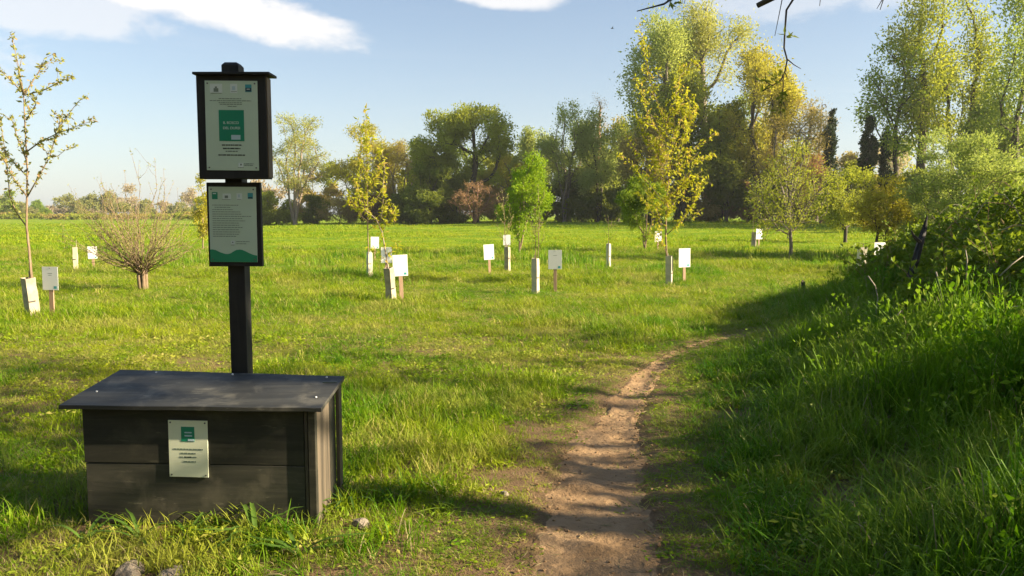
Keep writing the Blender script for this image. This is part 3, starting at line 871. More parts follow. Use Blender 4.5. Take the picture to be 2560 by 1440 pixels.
def tree_px(name, label, px, Y, top_py, hwpx, cb, style, seed, leaf, bark='bark', nl=7, shape='round', cat='tree', group='trees along the far edge of the meadow', **kw):
    b = at_y(px, 560, Y); x = b[0]; z = gz1(x, Y)
    H = at_y(px, top_py, Y)[2] - z; hw = hwpx / FPX * Y * (1.0 if 'ivy' in name else 1.22); cb = cb * .82
    rng = np.random.RandomState(seed + 1000)
    lob = lobes_for(rng, hw, H * cb, H, nl, shape=shape)
    kw.setdefault('trunk_r', H * .017); kw.setdefault('k', 4)
    return make_tree(name, label, cat, group, (x, Y, z), lob, seed, leaf, bark, **kw)

FAR = 'trees along the far edge of the meadow'
# ---- left of centre
tree_px('willow_tree', 'pale willow with bare spreading stems right of the notice panels', 737, 106, 281, 84, .34, 0, 21, 'pale', 'bark_pale', nl=14, stems=6, splay=.22, n_att=460, per=24, lsize=.26, lw=.35, trunk_top=3.2, trunk_r=.34, sig=.030, r_tip=.022)
tree_px('bush', 'olive bush under the left side of the pale willow', 690, 108, 478, 52, .02, 0, 22, 'olive', nl=6, cat='bush', per=34, n_att=200, lsize=.3, sig=.06)
tree_px('bush', 'brown leafless bush right of the pale willow', 850, 108, 470, 58, .02, 0, 23, 'brown', 'bark_red', nl=7, cat='bush', per=22, n_att=330, lsize=.22, lw=.3, sig=.05, r_tip=.02)
tree_px('bush', 'green bush at the foot of the pale willow', 770, 110, 490, 48, .0, 0, 24, 'dark', nl=6, cat='bush', per=34, n_att=190, lsize=.3, sig=.06)
tree_px('willow_tree', 'yellow willow behind the tall thin sapling', 925, 108, 303, 80, .32, 0, 25, 'yellow', nl=10, n_att=420, per=34, lsize=.28, lw=.4, stems=2, trunk_top=4)
tree_px('tree', 'brownish twiggy tree right of the yellow willow', 1003, 106, 352, 62, .10, 0, 26, 'brown', 'bark', nl=9, shape='vase', stems=5, n_att=420, per=18, lsize=.24, lw=.35, trunk_top=2.5, r_tip=.02)
tree_px('tree', 'olive tree between the twiggy tree and the big central willow', 1052, 112, 368, 50, .08, 0, 27, 'olive', nl=8, n_att=330, per=38, lsize=.3)
# ---- central willow group
tree_px('willow_tree', 'dark olive willow forming the left half of the central group', 1103, 101, 278, 62, .30, 0, 31, 'olive', 'bark_dark', nl=10, n_att=420, per=38, lsize=.27, trunk_r=.35)
tree_px('willow_tree', 'tallest central willow with dark forked limbs and yellow-green crown', 1190, 100, 260, 84, .40, 0, 32, 'olive', 'bark_dark', nl=12, n_att=480, per=34, lsize=.27, trunk_r=.40, shape='vase', trunk_top=4.8, lean=(-.06, 0), r_tip=.024)
tree_px('bush', 'dense dark green bush under the left of the central willow', 1078, 98, 405, 55, .0, 0, 33, 'dark', 'bark_dark', nl=8, cat='bush', per=42, n_att=330, lsize=.3, sig=.05)
tree_px('bush', 'dark green bush right under the central willow', 1150, 99, 440, 50, .0, 0, 34, 'dark', 'bark_dark', nl=7, cat='bush', per=40, n_att=260, lsize=.3, sig=.05)
tree_px('shrub', 'reddish bare shrub with curved pale limbs before the central willow', 1187, 92, 448, 62, .08, 0, 35, 'red', 'bark_red', nl=9, cat='shrub', stems=5, splay=.5, trunk_top=.9, per=7, n_att=420, lsize=.2, lw=.3, sig=.04, r_tip=.022, trunk_r=.16)
tree_px('tree', 'yellowish olive tree right of the central willow', 1262, 106, 372, 52, .1, 0, 36, 'yellow', nl=8, n_att=330, per=32, lsize=.28)
tree_px('tree', 'grey green tree behind the lime green young tree', 1322, 108, 318, 42, .12, 0, 37, 'greyg', nl=9, n_att=330, per=34, lsize=.28)
tree_px('poplar_tree', 'tall pale poplar with several bare stems right of the lime tree', 1412, 102, 252, 66, .34, 0, 38, 'greyg', nl=12, shape='vase', stems=4, splay=.12, trunk_top=5.5, n_att=480, per=24, lsize=.26, lw=.45, trunk_r=.3, r_tip=.022)
tree_px('poplar_tree', 'slim poplar with a leafless tip right of the pale poplar', 1497, 100, 268, 48, .30, 0, 39, 'greyg', 'bark_dark', nl=10, n_att=380, per=26, lsize=.26, stems=2, splay=.06, trunk_top=6)
tree_px('tree', 'bare pinkish tree tip rising behind the slim poplar', 1492, 104, 238, 22, .55, 0, 40, 'far_pink', 'bark_red', nl=6, shape='column', n_att=170, per=8, lsize=.2, lw=.3)
tree_px('tree', 'dark shaded tree left of the golden sapling', 1545, 106, 300, 50, .05, 0, 41, 'dark', 'bark_dark', nl=9, n_att=330, per=36, lsize=.3)
# ---- big group behind the golden sapling
BIG = 'tall trees behind the golden sapling'
tree_px('willow_tree', 'tall willow whose crown rises left behind the golden sapling', 1640, 95, 25, 72, .45, 0, 51, 'greyg', 'bark', nl=13, n_att=520, per=40, lsize=.30, trunk_r=.45, group=BIG, r_tip=.025)
tree_px('willow_tree', 'tall willow with an airy high crown on bare forked limbs', 1765, 97, -4, 85, .60, 0, 52, 'pale', 'bark', nl=12, n_att=480, per=30, lsize=.29, lw=.45, trunk_r=.45, shape='vase', trunk_top=11, group=BIG, lean=(-.03, 0), r_tip=.03)
tree_px('tree', 'broad dense olive tree behind the golden sapling', 1705, 92, 170, 105, .12, 0, 53, 'olive', 'bark_dark', nl=15, n_att=600, per=44, lsize=.32, trunk_r=.42, group=BIG)
tree_px('tree', 'brown-olive lower tree left behind the golden sapling', 1610, 90, 285, 55, .08, 0, 54, 'brown', 'bark', nl=10, n_att=420, per=36, lsize=.28, group=BIG)
tree_px('willow_tree', 'tall willow with yellow lit top right of the big tree group', 1900, 90, 104, 88, .32, 0, 55, 'yellow', 'bark_dark', nl=14, n_att=560, per=36, lsize=.28, trunk_r=.5, stems=2, splay=.10, trunk_top=7, group=BIG, r_tip=.026)
tree_px('tree', 'dark leafy tree filling the gap under the two willows', 1815, 93, 250, 62, .10, 0, 56, 'dark', 'bark_dark', nl=10, n_att=400, per=38, lsize=.3, group=BIG)
tree_px('tree', 'brown twiggy tree right below the yellow-topped willow', 1968, 86, 238, 70, .15, 0, 57, 'brown', 'bark', nl=12, n_att=560, per=17, lsize=.22, lw=.35, stems=4, splay=.15, trunk_top=3, r_tip=.022, group=BIG)
# ---- right hand group
RG = 'trees on the right beyond the bramble'
tree_px('tree', 'thin leafless tree beside the distant dark spire of ivy', 2040, 98, 245, 36, .25, 0, 61, 'far_pink', 'bark', nl=8, n_att=300, per=6, lsize=.2, lw=.3, group=RG, r_tip=.022)
tree_px('ivy_column', 'narrow dark spire of ivy rising above the brown bushes', 2067, 95, 272, 17, .05, 0, 62, 'ivy', 'bark_dark', nl=16, shape='column', n_att=320, per=34, lsize=.28, sig=.016, group=RG)
tree_px('bush', 'reddish brown bush below the dark ivy spire', 2052, 88, 372, 66, .02, 0, 63, 'red', 'bark_red', nl=9, cat='bush', per=24, n_att=420, lsize=.24, lw=.4, sig=.04, group=RG)
tree_px('bush', 'olive bush right of the reddish brown bush', 2135, 86, 400, 50, .02, 0, 64, 'olive', 'bark', nl=7, cat='bush', per=26, n_att=300, lsize=.26, sig=.045, group=RG)
tree_px('ivy_column', 'thick black-green ivy covered trunk left of the poplars', 2163, 80, 290, 23, .04, 0, 65, 'ivy', 'bark_dark', nl=18, shape='column', n_att=360, per=40, lsize=.26, sig=.014, group=RG)
tree_px('ivy_column', 'thinner ivy covered trunk between thick ivy trunk and poplars', 2208, 80, 312, 15, .04, 0, 66, 'ivy', 'bark_dark', nl=16, shape='column', n_att=260, per=28, lsize=.24, sig=.014, group=RG)
tree_px('poplar_tree', 'leftmost right-hand poplar with an airy leafy crown', 2232, 80, 100, 82, .42, 0, 67, 'fresh', 'bark_dark', nl=13, n_att=480, per=15, lsize=.27, trunk_r=.26, group=RG, r_tip=.022)
tree_px('poplar_tree', 'tallest right-hand poplar with a thick straight dark trunk', 2292, 78, -40, 72, .38, 0, 68, 'olive', 'bark_dark', nl=14, n_att=560, per=19, lsize=.27, trunk_r=.42, group=RG)
tree_px('poplar_tree', 'yellowish poplar with leaning limbs right of the tallest one', 2385, 80, -30, 74, .42, 0, 69, 'olive', 'bark_dark', nl=13, n_att=520, per=16, lsize=.27, trunk_r=.34, group=RG, stems=2, splay=.08)
tree_px('tree', 'dark olive tall tree at the right photo edge', 2530, 70, -90, 92, .25, 0, 70, 'green', 'bark_dark', nl=15, n_att=560, per=24, lsize=.27, trunk_r=.4, group=RG)
tree_px('tree', 'shaded green tree in front of the poplar trunks', 2470, 74, 250, 80, .08, 0, 71, 'green', 'bark_dark', nl=12, n_att=460, per=36, lsize=.28, group=RG)
tree_px('bush', 'dark bush below the poplar trunks', 2262, 60, 425, 52, .0, 0, 72, 'dark', 'bark_dark', nl=8, cat='bush', per=40, n_att=300, lsize=.2, sig=.045, group=RG)
tree_px('willow_shrub', 'large pale green willow shrub behind the bramble bush', 2410, 27, 318, 150, .0, 0, 73, 'willow', 'bark', nl=16, cat='shrub', per=46, n_att=800, lsize=.10, lw=.35, sig=.035, stems=5, trunk_top=.6, splay=.5, group=RG, trunk_r=.07, r_tip=.008)
tree_px('willow_shrub', 'darker green shrub at the right edge behind the bramble', 2575, 21, 400, 120, .0, 0, 74, 'fresh', 'bark', nl=12, cat='shrub', per=40, n_att=600, lsize=.085, lw=.4, sig=.04, stems=4, trunk_top=.5, splay=.5, group=RG, trunk_r=.06, r_tip=.007)
# ---- understorey along the far edge, dark and dense
UG = 'low thicket along the far edge of the meadow'
us = [(640, 112, 505, 44, 'olive', 'left end of the thicket, just right of the lower notice panel'),
      (905, 107, 490, 44, 'red', 'reddish low thicket under the yellow willow'),
      (965, 109, 470, 46, 'brown', 'brown low thicket between yellow willow and twiggy tree'),
      (1030, 104, 460, 40, 'dark', 'dark low thicket under the olive tree left of the central group'),
      (1245, 103, 468, 42, 'brown', 'brown low thicket right of the reddish bare shrub'),
      (1330, 105, 455, 48, 'dark', 'dark low thicket behind the lime green young tree'),
      (1395, 106, 440, 42, 'dark', 'dark low thicket under the tall pale poplar'),
      (1455, 104, 420, 46, 'dark', 'dark low thicket between the pale and the slim poplar'),
      (1515, 102, 425, 44, 'dark', 'dark low thicket under the slim poplar'),
      (1580, 97, 430, 48, 'dark', 'dark low thicket left of the golden sapling stem'),
      (1655, 96, 425, 52, 'dark', 'dark low thicket straight behind the golden sapling'),
      (1735, 96, 440, 50, 'brown', 'brown-leaved low thicket right of the golden sapling'),
      (1810, 95, 455, 46, 'dark', 'dark low thicket under the gap between the tall willows'),
      (1870, 94, 450, 46, 'red', 'reddish low thicket left of the airy meadow tree'),
      (1935, 91, 430, 50, 'dark', 'dark low thicket straight behind the airy meadow tree'),
      (2000, 91, 430, 48, 'olive', 'olive low thicket right behind the airy meadow tree'),
      (2100, 90, 450, 50, 'dark', 'dark low thicket behind the round olive meadow tree'),
      (2190, 84, 440, 52, 'brown', 'brown low thicket at the left end of the bramble'),
      (2330, 66, 430, 70, 'dark', 'dark low thicket below the tallest poplar')]
for i, (px, Y, tp, hw, lf, lb) in enumerate(us):
    tree_px('thicket_bush', lb, px, Y, tp, hw, .0, 0, 200 + i, lf, 'bark_dark', nl=8, cat='bush', group=UG, per=42, n_att=230, lsize=.34, sig=.075, trunk_top=.5, stems=3, splay=.6, k=4)
BG = 'back row of trees behind the tree belt'
br = [(655, 450, 'far_pink'), (790, 430, 'brown'), (875, 395, 'olive'), (985, 385, 'yellow'), (1075, 360, 'olive'), (1150, 370, 'green'), (1235, 380, 'olive'), (1300, 345, 'greyg'), (1365, 320, 'greyg'), (1450, 310, 'green'), (1535, 290, 'brown'), (1605, 250, 'olive'), (1690, 230, 'green'), (1780, 260, 'olive'), (1860, 230, 'green'), (1945, 270, 'brown'), (2030, 330, 'far_pink'), (2115, 380, 'brown'), (2190, 370, 'far_pink'), (2255, 330, 'olive')]
od = ['first', 'second', 'third', 'fourth', 'fifth', 'sixth', 'seventh', 'eighth', 'ninth', 'tenth', 'eleventh', 'twelfth', 'thirteenth', 'fourteenth', 'fifteenth', 'sixteenth', 'seventeenth', 'eighteenth', 'nineteenth', 'twentieth']
for i, (px, tp, lf) in enumerate(br):
    tree_px('belt_tree', 'tree of the dense back row, ' + od[i] + ' from the left behind the belt', px, 118 + (i % 3) * 3, tp, 58, .05, 0, 400 + i, lf, 'bark', nl=8, group=BG, per=20 if lf != 'far_pink' else 10, n_att=240, lsize=.40, sig=.05, k=3, r_tip=.03)
# ---- far away row on the left, beyond the meadow
FG = 'distant tree row at the left horizon'
fr = [(-30, 300, 470, 40, 'far'), (18, 250, 478, 30, 'green'), (58, 270, 508, 30, 'far'), (100, 290, 502, 22, 'fresh'), (140, 300, 512, 30, 'far_pink'), (185, 265, 488, 34, 'far'), (228, 300, 500, 24, 'far_pink'),
      (265, 255, 480, 40, 'far'), (315, 280, 462, 36, 'far_pink'), (352, 262, 500, 30, 'far'), (400, 275, 505, 34, 'far_pink'), (445, 262, 508, 30, 'far'), (490, 300, 470, 26, 'far_pink'), (530, 240, 488, 38, 'olive'), (585, 235, 490, 38, 'far'), (625, 200, 505, 30, 'olive')]
ords = ['first', 'second', 'third', 'fourth', 'fifth', 'sixth', 'seventh', 'eighth', 'ninth', 'tenth', 'eleventh', 'twelfth', 'thirteenth', 'fourteenth', 'fifteenth', 'sixteenth']
cn = {'far': 'olive', 'green': 'green', 'far_pink': 'pale leafless', 'fresh': 'green', 'olive': 'dark olive'}
for i, (px, Y, tp, hw, lf) in enumerate(fr):
    tree_px('distant_tree', cn[lf] + ' tree, ' + ords[i] + ' from the left in the distant row on the horizon', px, Y, tp, hw, .08, 0, 260 + i, lf, 'bark', nl=7, group=FG, per=26, n_att=150, lsize=.6, sig=.08, k=3, r_tip=.04)
tg = [(-20, 225, 528, 60), (70, 222, 532, 62), (165, 220, 534, 62), (260, 218, 530, 62), (355, 214, 532, 62), (450, 208, 530, 62), (545, 200, 528, 62), (620, 170, 524, 52)]
for i, (px, Y, tp, hw) in enumerate(tg):
    tree_px('distant_hedge', 'low dark hedge piece, ' + ords[i] + ' from the left below the distant tree row', px, Y, tp, hw, .0, 0, 290 + i, 'olive' if i % 2 else 'brown', 'bark_dark', nl=9, cat='hedge', group='distant hedge at the left horizon', per=34, n_att=150, lsize=.45, sig=.10, trunk_top=.4, stems=3, splay=.8, k=3)

# ================================================================== MEADOW TREES (free standing, no guard)
def meadow_tree(name, label, px, base_py, top_py, hwpx, cb, seed, leaf, cat='tree', nl=10, shape='round', offx=0, **kw):
    p = ground_at(px, base_py); Y = p[1]
    H = at_y(px, top_py, Y)[2] - p[2]; hw = hwpx / FPX * Y
    rng = np.random.RandomState(seed + 500)
    lob = lobes_for(rng, hw, H * cb, H, nl, shape=shape)
    ox = offx / FPX * Y
    lob = [(l[0] + ox * (l[2] / H), l[1], l[2], l[3], l[4], l[5]) for l in lob]
    kw.setdefault('bark', 'bark_young'); bark = kw.pop('bark')
    return make_tree(name, label, cat, 'young trees standing free in the meadow', tuple(p), lob, seed, leaf, bark, **kw)
meadow_tree('young_tree', 'lime green young tree leaning right in mid meadow', 1297, 637, 378, 70, .14, 81, 'lime', nl=16, shape='vase', offx=30, n_att=620, per=20, lsize=.085, lw=.5, sig=.032, trunk_r=.045, r_tip=.005, trunk_top=.5, stems=3, splay=.12, lean=(.12, 0))
meadow_tree('young_tree', 'feathery green multi-stemmed young tree left of the golden sapling', 1613, 628, 440, 72, .12, 82, 'fresh', nl=12, shape='vase', offx=-12, n_att=460, per=34, lsize=.10, lw=.32, sig=.04, trunk_r=.05, r_tip=.005, trunk_top=.7, stems=4, splay=.14)
meadow_tree('young_tree', 'airy wide young tree with thin foliage and a short straight trunk', 1975, 648, 340, 130, .14, 83, 'olive', nl=24, n_att=900, per=6.5, lsize=.07, lw=.5, sig=.032, trunk_r=.06, r_tip=.006, trunk_top=.95, bark='bark')
meadow_tree('young_tree', 'round olive young tree on a short dark trunk near the bramble', 2113, 606, 418, 74, .14, 84, 'olive', nl=18, n_att=620, per=16, lsize=.12, lw=.5, sig=.045, trunk_r=.10, r_tip=.008, trunk_top=.8, bark='bark_dark')
meadow_tree('young_tree', 'yellow-green young tree leaning right at the bramble edge', 2184, 642, 432, 82, .10, 85, 'yellow', nl=24, n_att=700, per=11, lsize=.09, lw=.5, sig=.030, trunk_r=.05, r_tip=.005, trunk_top=.8, bark='bark_dark', lean=(.15, 0), offx=15)
meadow_tree('young_shrub', 'yellow-leaved thin shrub showing left of the lower notice panel', 508, 628, 430, 22, .15, 86, 'yellow', cat='shrub', nl=7, shape='column', n_att=160, per=14, lsize=.09, sig=.03, trunk_r=.03, r_tip=.004)

# ================================================================== SAPLINGS (stems with ascending branches)
def chains_tree(name, label, cat, group, base, chains, seed, leaf, bark, L, lw, spacing, cl=3, leaf_from=.25, k=5, sub=True, sublen=.35, droop=.1, spread=.02, subn=3, mist=1.0):
    """chains: list of (points, r0, r1); leaves in small clusters along them"""
    rng = np.random.RandomState(seed)
    b = MB(); LC = []; LD = []
    def leafy(pts, f0):
        pts = np.array(pts); s = np.concatenate(([0], np.cumsum(np.linalg.norm(np.diff(pts, axis=0), axis=1))))
        n = max(2, int(s[-1] * (1 - f0) / spacing)); tt = np.linspace(s[-1] * f0, s[-1], n) + rng.normal(0, spacing * .3, n)
        q = np.stack([np.interp(tt, s, pts[:, i]) for i in range(3)], 1)
        d = nrm(np.gradient(q, axis=0)) if n > 2 else np.tile(nrm(pts[-1] - pts[0]), (n, 1))
        for i in range(n):
            c = rng.poisson(cl)
            if rng.uniform() > mist: continue
            for _ in range(c):
                LC.append(q[i] + rng.normal(0, spread, 3)); LD.append(d[i] * .5 + nrm(rng.normal(0, 1, 3)) * .9)
    for (pts, r0, r1, f0) in chains:
        n = len(pts); b.tube(pts, [r0 + (r1 - r0) * (i / (n - 1)) ** .8 for i in range(n)], k)
        if f0 < 1: leafy(pts, f0)
        if sub and f0 < 1:
            P = np.array(pts); s = np.concatenate(([0], np.cumsum(np.linalg.norm(np.diff(P, axis=0), axis=1))))
            for _ in range(rng.poisson(subn)):
                t = s[-1] * rng.uniform(max(f0, .12), .92); q = np.array([np.interp(t, s, P[:, i]) for i in range(3)])
                i = min(len(P) - 2, int(np.searchsorted(s, t)) - 1); d = nrm(P[i + 1] - P[i])
                o = nrm(d * .75 + nrm(rng.normal(0, 1, 3)) * .75 + np.array((0, 0, .25))); l = sublen * rng.uniform(.4, 1.2)
                q2 = q + o * l * .5 + rng.normal(0, .02, 3); q3 = q + o * l + np.array((0, 0, .12 * l))
                rr = max(r1, .0025); b.tube([q, q2, q3], [rr * 1.3, rr, rr * .7], 4); leafy([q, q2, q3], .15)
    root = empty(name, base, label, cat, group)
    b.build('trunk', M[bark], root, smooth=True)
    if LC:
        v, f, t = leaf_mesh(rng, np.array(LC), np.array(LD), L, L * lw, droop=droop)
        mesh_np('crown', v, [f], LF[leaf], root, attrs={'tint': t})
    return root
def px_chain(base, Y, pts, rng, dy=.5):
    """pixel polyline at about depth Y -> local points, leaning in depth"""
    k = rng.uniform(-dy, dy); out = []
    n = len(pts)
    for i, (px, py) in enumerate(pts):
        q = at_y(px, py, Y + k * i / max(1, n - 1)); out.append(tuple(q - base))
    return out
SG = 'planted saplings in the meadow'
# A: leftmost sapling, branch lines followed from its outline
rg = np.random.RandomState(3); p = GD['A'][1]; Y = p[1]
st = [(84, 800), (78, 690), (72, 620), (66, 566), (67, 500), (68, 420), (63, 330), (59, 235), (45, 160), (28, 85)]
ch = [(px_chain(p, Y, st, rg, .15), .026, .004, .45)]
for br in ([(66, 566), (40, 530), (24, 490), (18, 420), (6, 330), (-8, 260)], [(68, 492), (40, 455), (10, 400), (-8, 375)], [(68, 492), (95, 445), (125, 390), (140, 335), (160, 300), (195, 255), (215, 240)],
           [(62, 235), (30, 205), (0, 175), (-20, 160)], [(62, 235), (90, 190), (110, 160), (150, 152)], [(62, 238), (110, 225), (150, 205), (180, 190)],
           [(66, 380), (100, 355), (140, 335), (180, 320), (235, 300)], [(66, 300), (90, 260), (75, 240)], [(145, 332), (150, 300), (135, 280)], [(66, 400), (45, 350), (30, 300), (5, 285)], [(125, 390), (150, 390)], [(66, 440), (20, 390), (-5, 350)], [(60, 235), (45, 190), (55, 140)]):
    ch.append((px_chain(p, Y, br, rg, .6), .011, .003, .12))
chains_tree('sapling', 'tall leafing sapling at the left photo edge growing from a leaning guard', 'sapling', SG, tuple(p), ch, 31, 'blush', 'bark_young', .068, .5, .07, cl=5.5, sublen=.22, subn=1.6, spread=.014)
def ascending(base, H, rng, nbr, first, spread, r0, bend=(0, 0), start_r=.45, curve=1.0):
    n = 9; tr = []
    wob = rng.normal(0, .02, 2)
    for i in range(n):
        t = i / (n - 1); tr.append((bend[0] * t * t * H + wob[0] * math.sin(5 * t) * H, bend[1] * t * t * H + wob[1] * math.sin(4 * t) * H, -.1 + t * (H + .1)))
    T = np.array(tr); out = [(tr, r0, .003, first + .12)]
    for i in range(nbr):
        t = first + (1 - first) * (i / nbr) ** 1.0 * .88; z = t * H
        q = np.array([np.interp(z, T[:, 2], T[:, j]) for j in range(3)])
        az = i * 2.4 + rng.uniform(-.5, .5); l = spread * (1.05 - .75 * (i / nbr)) * rng.uniform(.75, 1.2)
        d = np.array((math.cos(az), math.sin(az), 0)); up = l * rng.uniform(.9, 1.5) * curve
        pts = [tuple(q), tuple(q + d * l * .35 + np.array((0, 0, up * .22))), tuple(q + d * l * .7 + np.array((0, 0, up * .58))), tuple(q + d * l + np.array((0, 0, up)))]
        out.append((pts, r0 * start_r * (1 - .5 * i / nbr), .0025, .15))
    return out
def sapling(key, label, top_py, nbr, first, spread_px, seed, leaf, L, lw, spacing, cl, bend=(0, 0), r0=.018, bark='bark_young', extra=None, **kw):
    p = GD[key][1]; Y = p[1]; rng = np.random.RandomState(seed)
    H = at_y(1280, top_py, Y)[2] - p[2]
    ch = ascending(p, H, rng, nbr, first, spread_px / FPX * Y, r0, bend)
    if extra: ch += extra(p, Y, rng, H)
    return chains_tree('sapling', label, 'sapling', SG, tuple(p), ch, seed, leaf, bark, L, lw, spacing, cl, **kw)
chains_tree('sapling', 'bare thin whip standing in the slim guard beside the pollard shrub', 'sapling', SG, tuple(GD['B'][1]), [([(0.02, 0, 0), (.03, 0, .5), (.05, 0, .86)], .008, .005, 1.0)], 5, 'brown', 'bark_pale', .03, .5, .1, sub=False)
# D: tall thin sapling with drooping yellow-green leaves
sapling('D', 'tall thin yellow-green sapling in front of the yellow willow', 268, 13, .28, 58, 41, 'gold', .12, .32, .07, 4.0, (-.012, 0), .020, droop=.7, sublen=.3, subn=2.2)
# E: leaning sapling with a kinked stem
p = GD['E'][1]; Y = p[1]; rg = np.random.RandomState(9)
ch = [(px_chain(p, Y, [(979, 758), (972, 680), (962, 620), (955, 580), (940, 548), (922, 532), (905, 518)], rg, .1), .016, .006, .55),
      (px_chain(p, Y, [(948, 560), (958, 520), (957, 470), (962, 420), (955, 380)], rg, .3), .009, .003, .2),
      (px_chain(p, Y, [(956, 585), (965, 560), (985, 540), (990, 515)], rg, .3), .006, .002, .2),
      (px_chain(p, Y, [(965, 640), (985, 625), (996, 610)], rg, .2), .004, .002, .2),
      (px_chain(p, Y, [(968, 655), (950, 640), (940, 625)], rg, .2), .004, .002, .2),
      (px_chain(p, Y, [(905, 518), (895, 480), (900, 440)], rg, .2), .006, .002, .1)]
chains_tree('sapling', 'leaning kinked sapling growing out of the stained leaning guard', 'sapling', SG, tuple(p), ch, 43, 'gold', 'bark_pale', .09, .36, .05, cl=3.4, droop=.5, sublen=.16, subn=3, leaf_from=.2)
sapling('G', 'sparse pale twiggy sapling left of the lime green tree', 470, 9, .30, 34, 44, 'blush', .05, .5, .09, 1.6, (-.09, 0), .014, subn=2.5, sublen=.3)
def two(p, Y, rng, H):
    return [([(.03, .03, -.1), (.05, .03, .8), (.07, .02, 1.5), (.04, .0, 2.2)], .012, .004, .5)]
sapling('I', 'two-stemmed thin sapling overlapping the lime green tree', 505, 8, .5, 30, 45, 'lime', .06, .5, .08, 2.4, (.0, 0), .014, extra=two, subn=2, sublen=.25)
sapling('J', 'tiny sparse sapling in the short narrow guard', 540, 5, .55, 20, 46, 'fresh', .05, .5, .09, 1.5, (0, 0), .010, subn=1, sublen=.2)
def goldx(p, Y, rng, H):
    o = []
    for br in ([(1668, 640), (1655, 600), (1652, 560), (1640, 510)], [(1672, 520), (1630, 470), (1590, 420), (1550, 385)], [(1672, 500), (1710, 460), (1745, 440), (1780, 460)], [(1668, 440), (1700, 380), (1725, 310), (1735, 270)], [(1664, 400), (1610, 340), (1590, 280)], [(1665, 420), (1740, 370), (1790, 330)],
               [(1660, 300), (1630, 220), (1612, 140), (1605, 85)], [(1662, 320), (1690, 240), (1700, 190), (1740, 150)], [(1660, 350), (1620, 290), (1600, 200)], [(1668, 460), (1610, 400), (1570, 350), (1560, 320)], [(1668, 450), (1730, 400), (1785, 385)], [(1670, 480), (1730, 500), (1760, 440)]):
        o.append((px_chain(p, Y, br, rng, 1.0), .010, .003, .15))
    return o
sapling('M', 'golden leaved sapling, tallest in the meadow, with upright branches', 205, 17, .25, 80, 47, 'gold', .10, .42, .07, 3.5, (-.004, 0), .030, extra=goldx, droop=.6, sublen=.42, subn=3.4, spread=.03)
sapling('N', 'very thin far sapling above the leaning guard', 425, 6, .5, 12, 48, 'gold', .08, .4, .16, 1.6, (-.01, 0), .012, subn=1, sublen=.3)
chains_tree('sapling', 'cut thorny stub sticking out of the guard at the bramble edge', 'sapling', SG, tuple(GD['R'][1]), [([(0.02, 0, 0), (.03, 0, .5), (.03, 0, .82)], .012, .008, 1.0), ([(.03, 0, .8), (-.1, 0, .84), (-.22, .0, .83)], .006, .004, 1.0), ([(.03, 0, .8), (.2, 0, .84), (.45, .0, .86)], .006, .003, 1.0)], 5, 'brown', 'bark_dark', .03, .5, .1, sub=False)
# C: pollard shrub, a stubby trunk with a wide fan of thin shoots
p = ground_at(357, 723); Y = p[1]; rng = np.random.RandomState(12)
ch = []
for a in range(7):
    x, y = .075 * math.cos(a * .9), .075 * math.sin(a * .9)
    ch.append(([(x * .9, y * .9, -.1), (x * .8 + rng.normal(0, .02), y * .8, .25), (x * 1.15, y * 1.15, .52)], .048, .036, 1.0))
for i in range(85):
    az = rng.uniform(0, 2 * PI); fan = rng.uniform(.0, 1.0) ** .6; l = rng.uniform(1.1, 2.1) * (1 - .30 * fan)
    d = np.array((math.cos(az) * fan * 1.25, math.sin(az) * fan * 1.25, 1.05 - .75 * fan)); d = d / np.linalg.norm(d)
    s0 = np.array((.09 * math.cos(az), .09 * math.sin(az), rng.uniform(.3, .55)))
    c1 = s0 + d * l * .4 + rng.normal(0, .06, 3); c2 = s0 + d * l * .75 + np.array((0, 0, .05 * l)) + rng.normal(0, .07, 3); c3 = s0 + d * l + np.array((0, 0, .15 * l))
    ch.append(([tuple(s0), tuple(c1), tuple(c2), tuple(c3)], rng.uniform(.006, .013), .0024, .2))
for sg in (-1, 1):
    ch.append(([(.1 * sg, 0, .4), (.5 * sg, -.1, .62), (1.0 * sg, -.1, .66 + .12 * sg)], .012, .003, .3))
chains_tree('pollard_shrub', 'bushy pollard shrub with a stubby trunk and a fan of thin shoots', 'shrub', None, tuple(p), ch, 50, 'blush', 'bark_young', .038, .5, .08, cl=1.6, sublen=.42, subn=5.0, k=5, spread=.012)

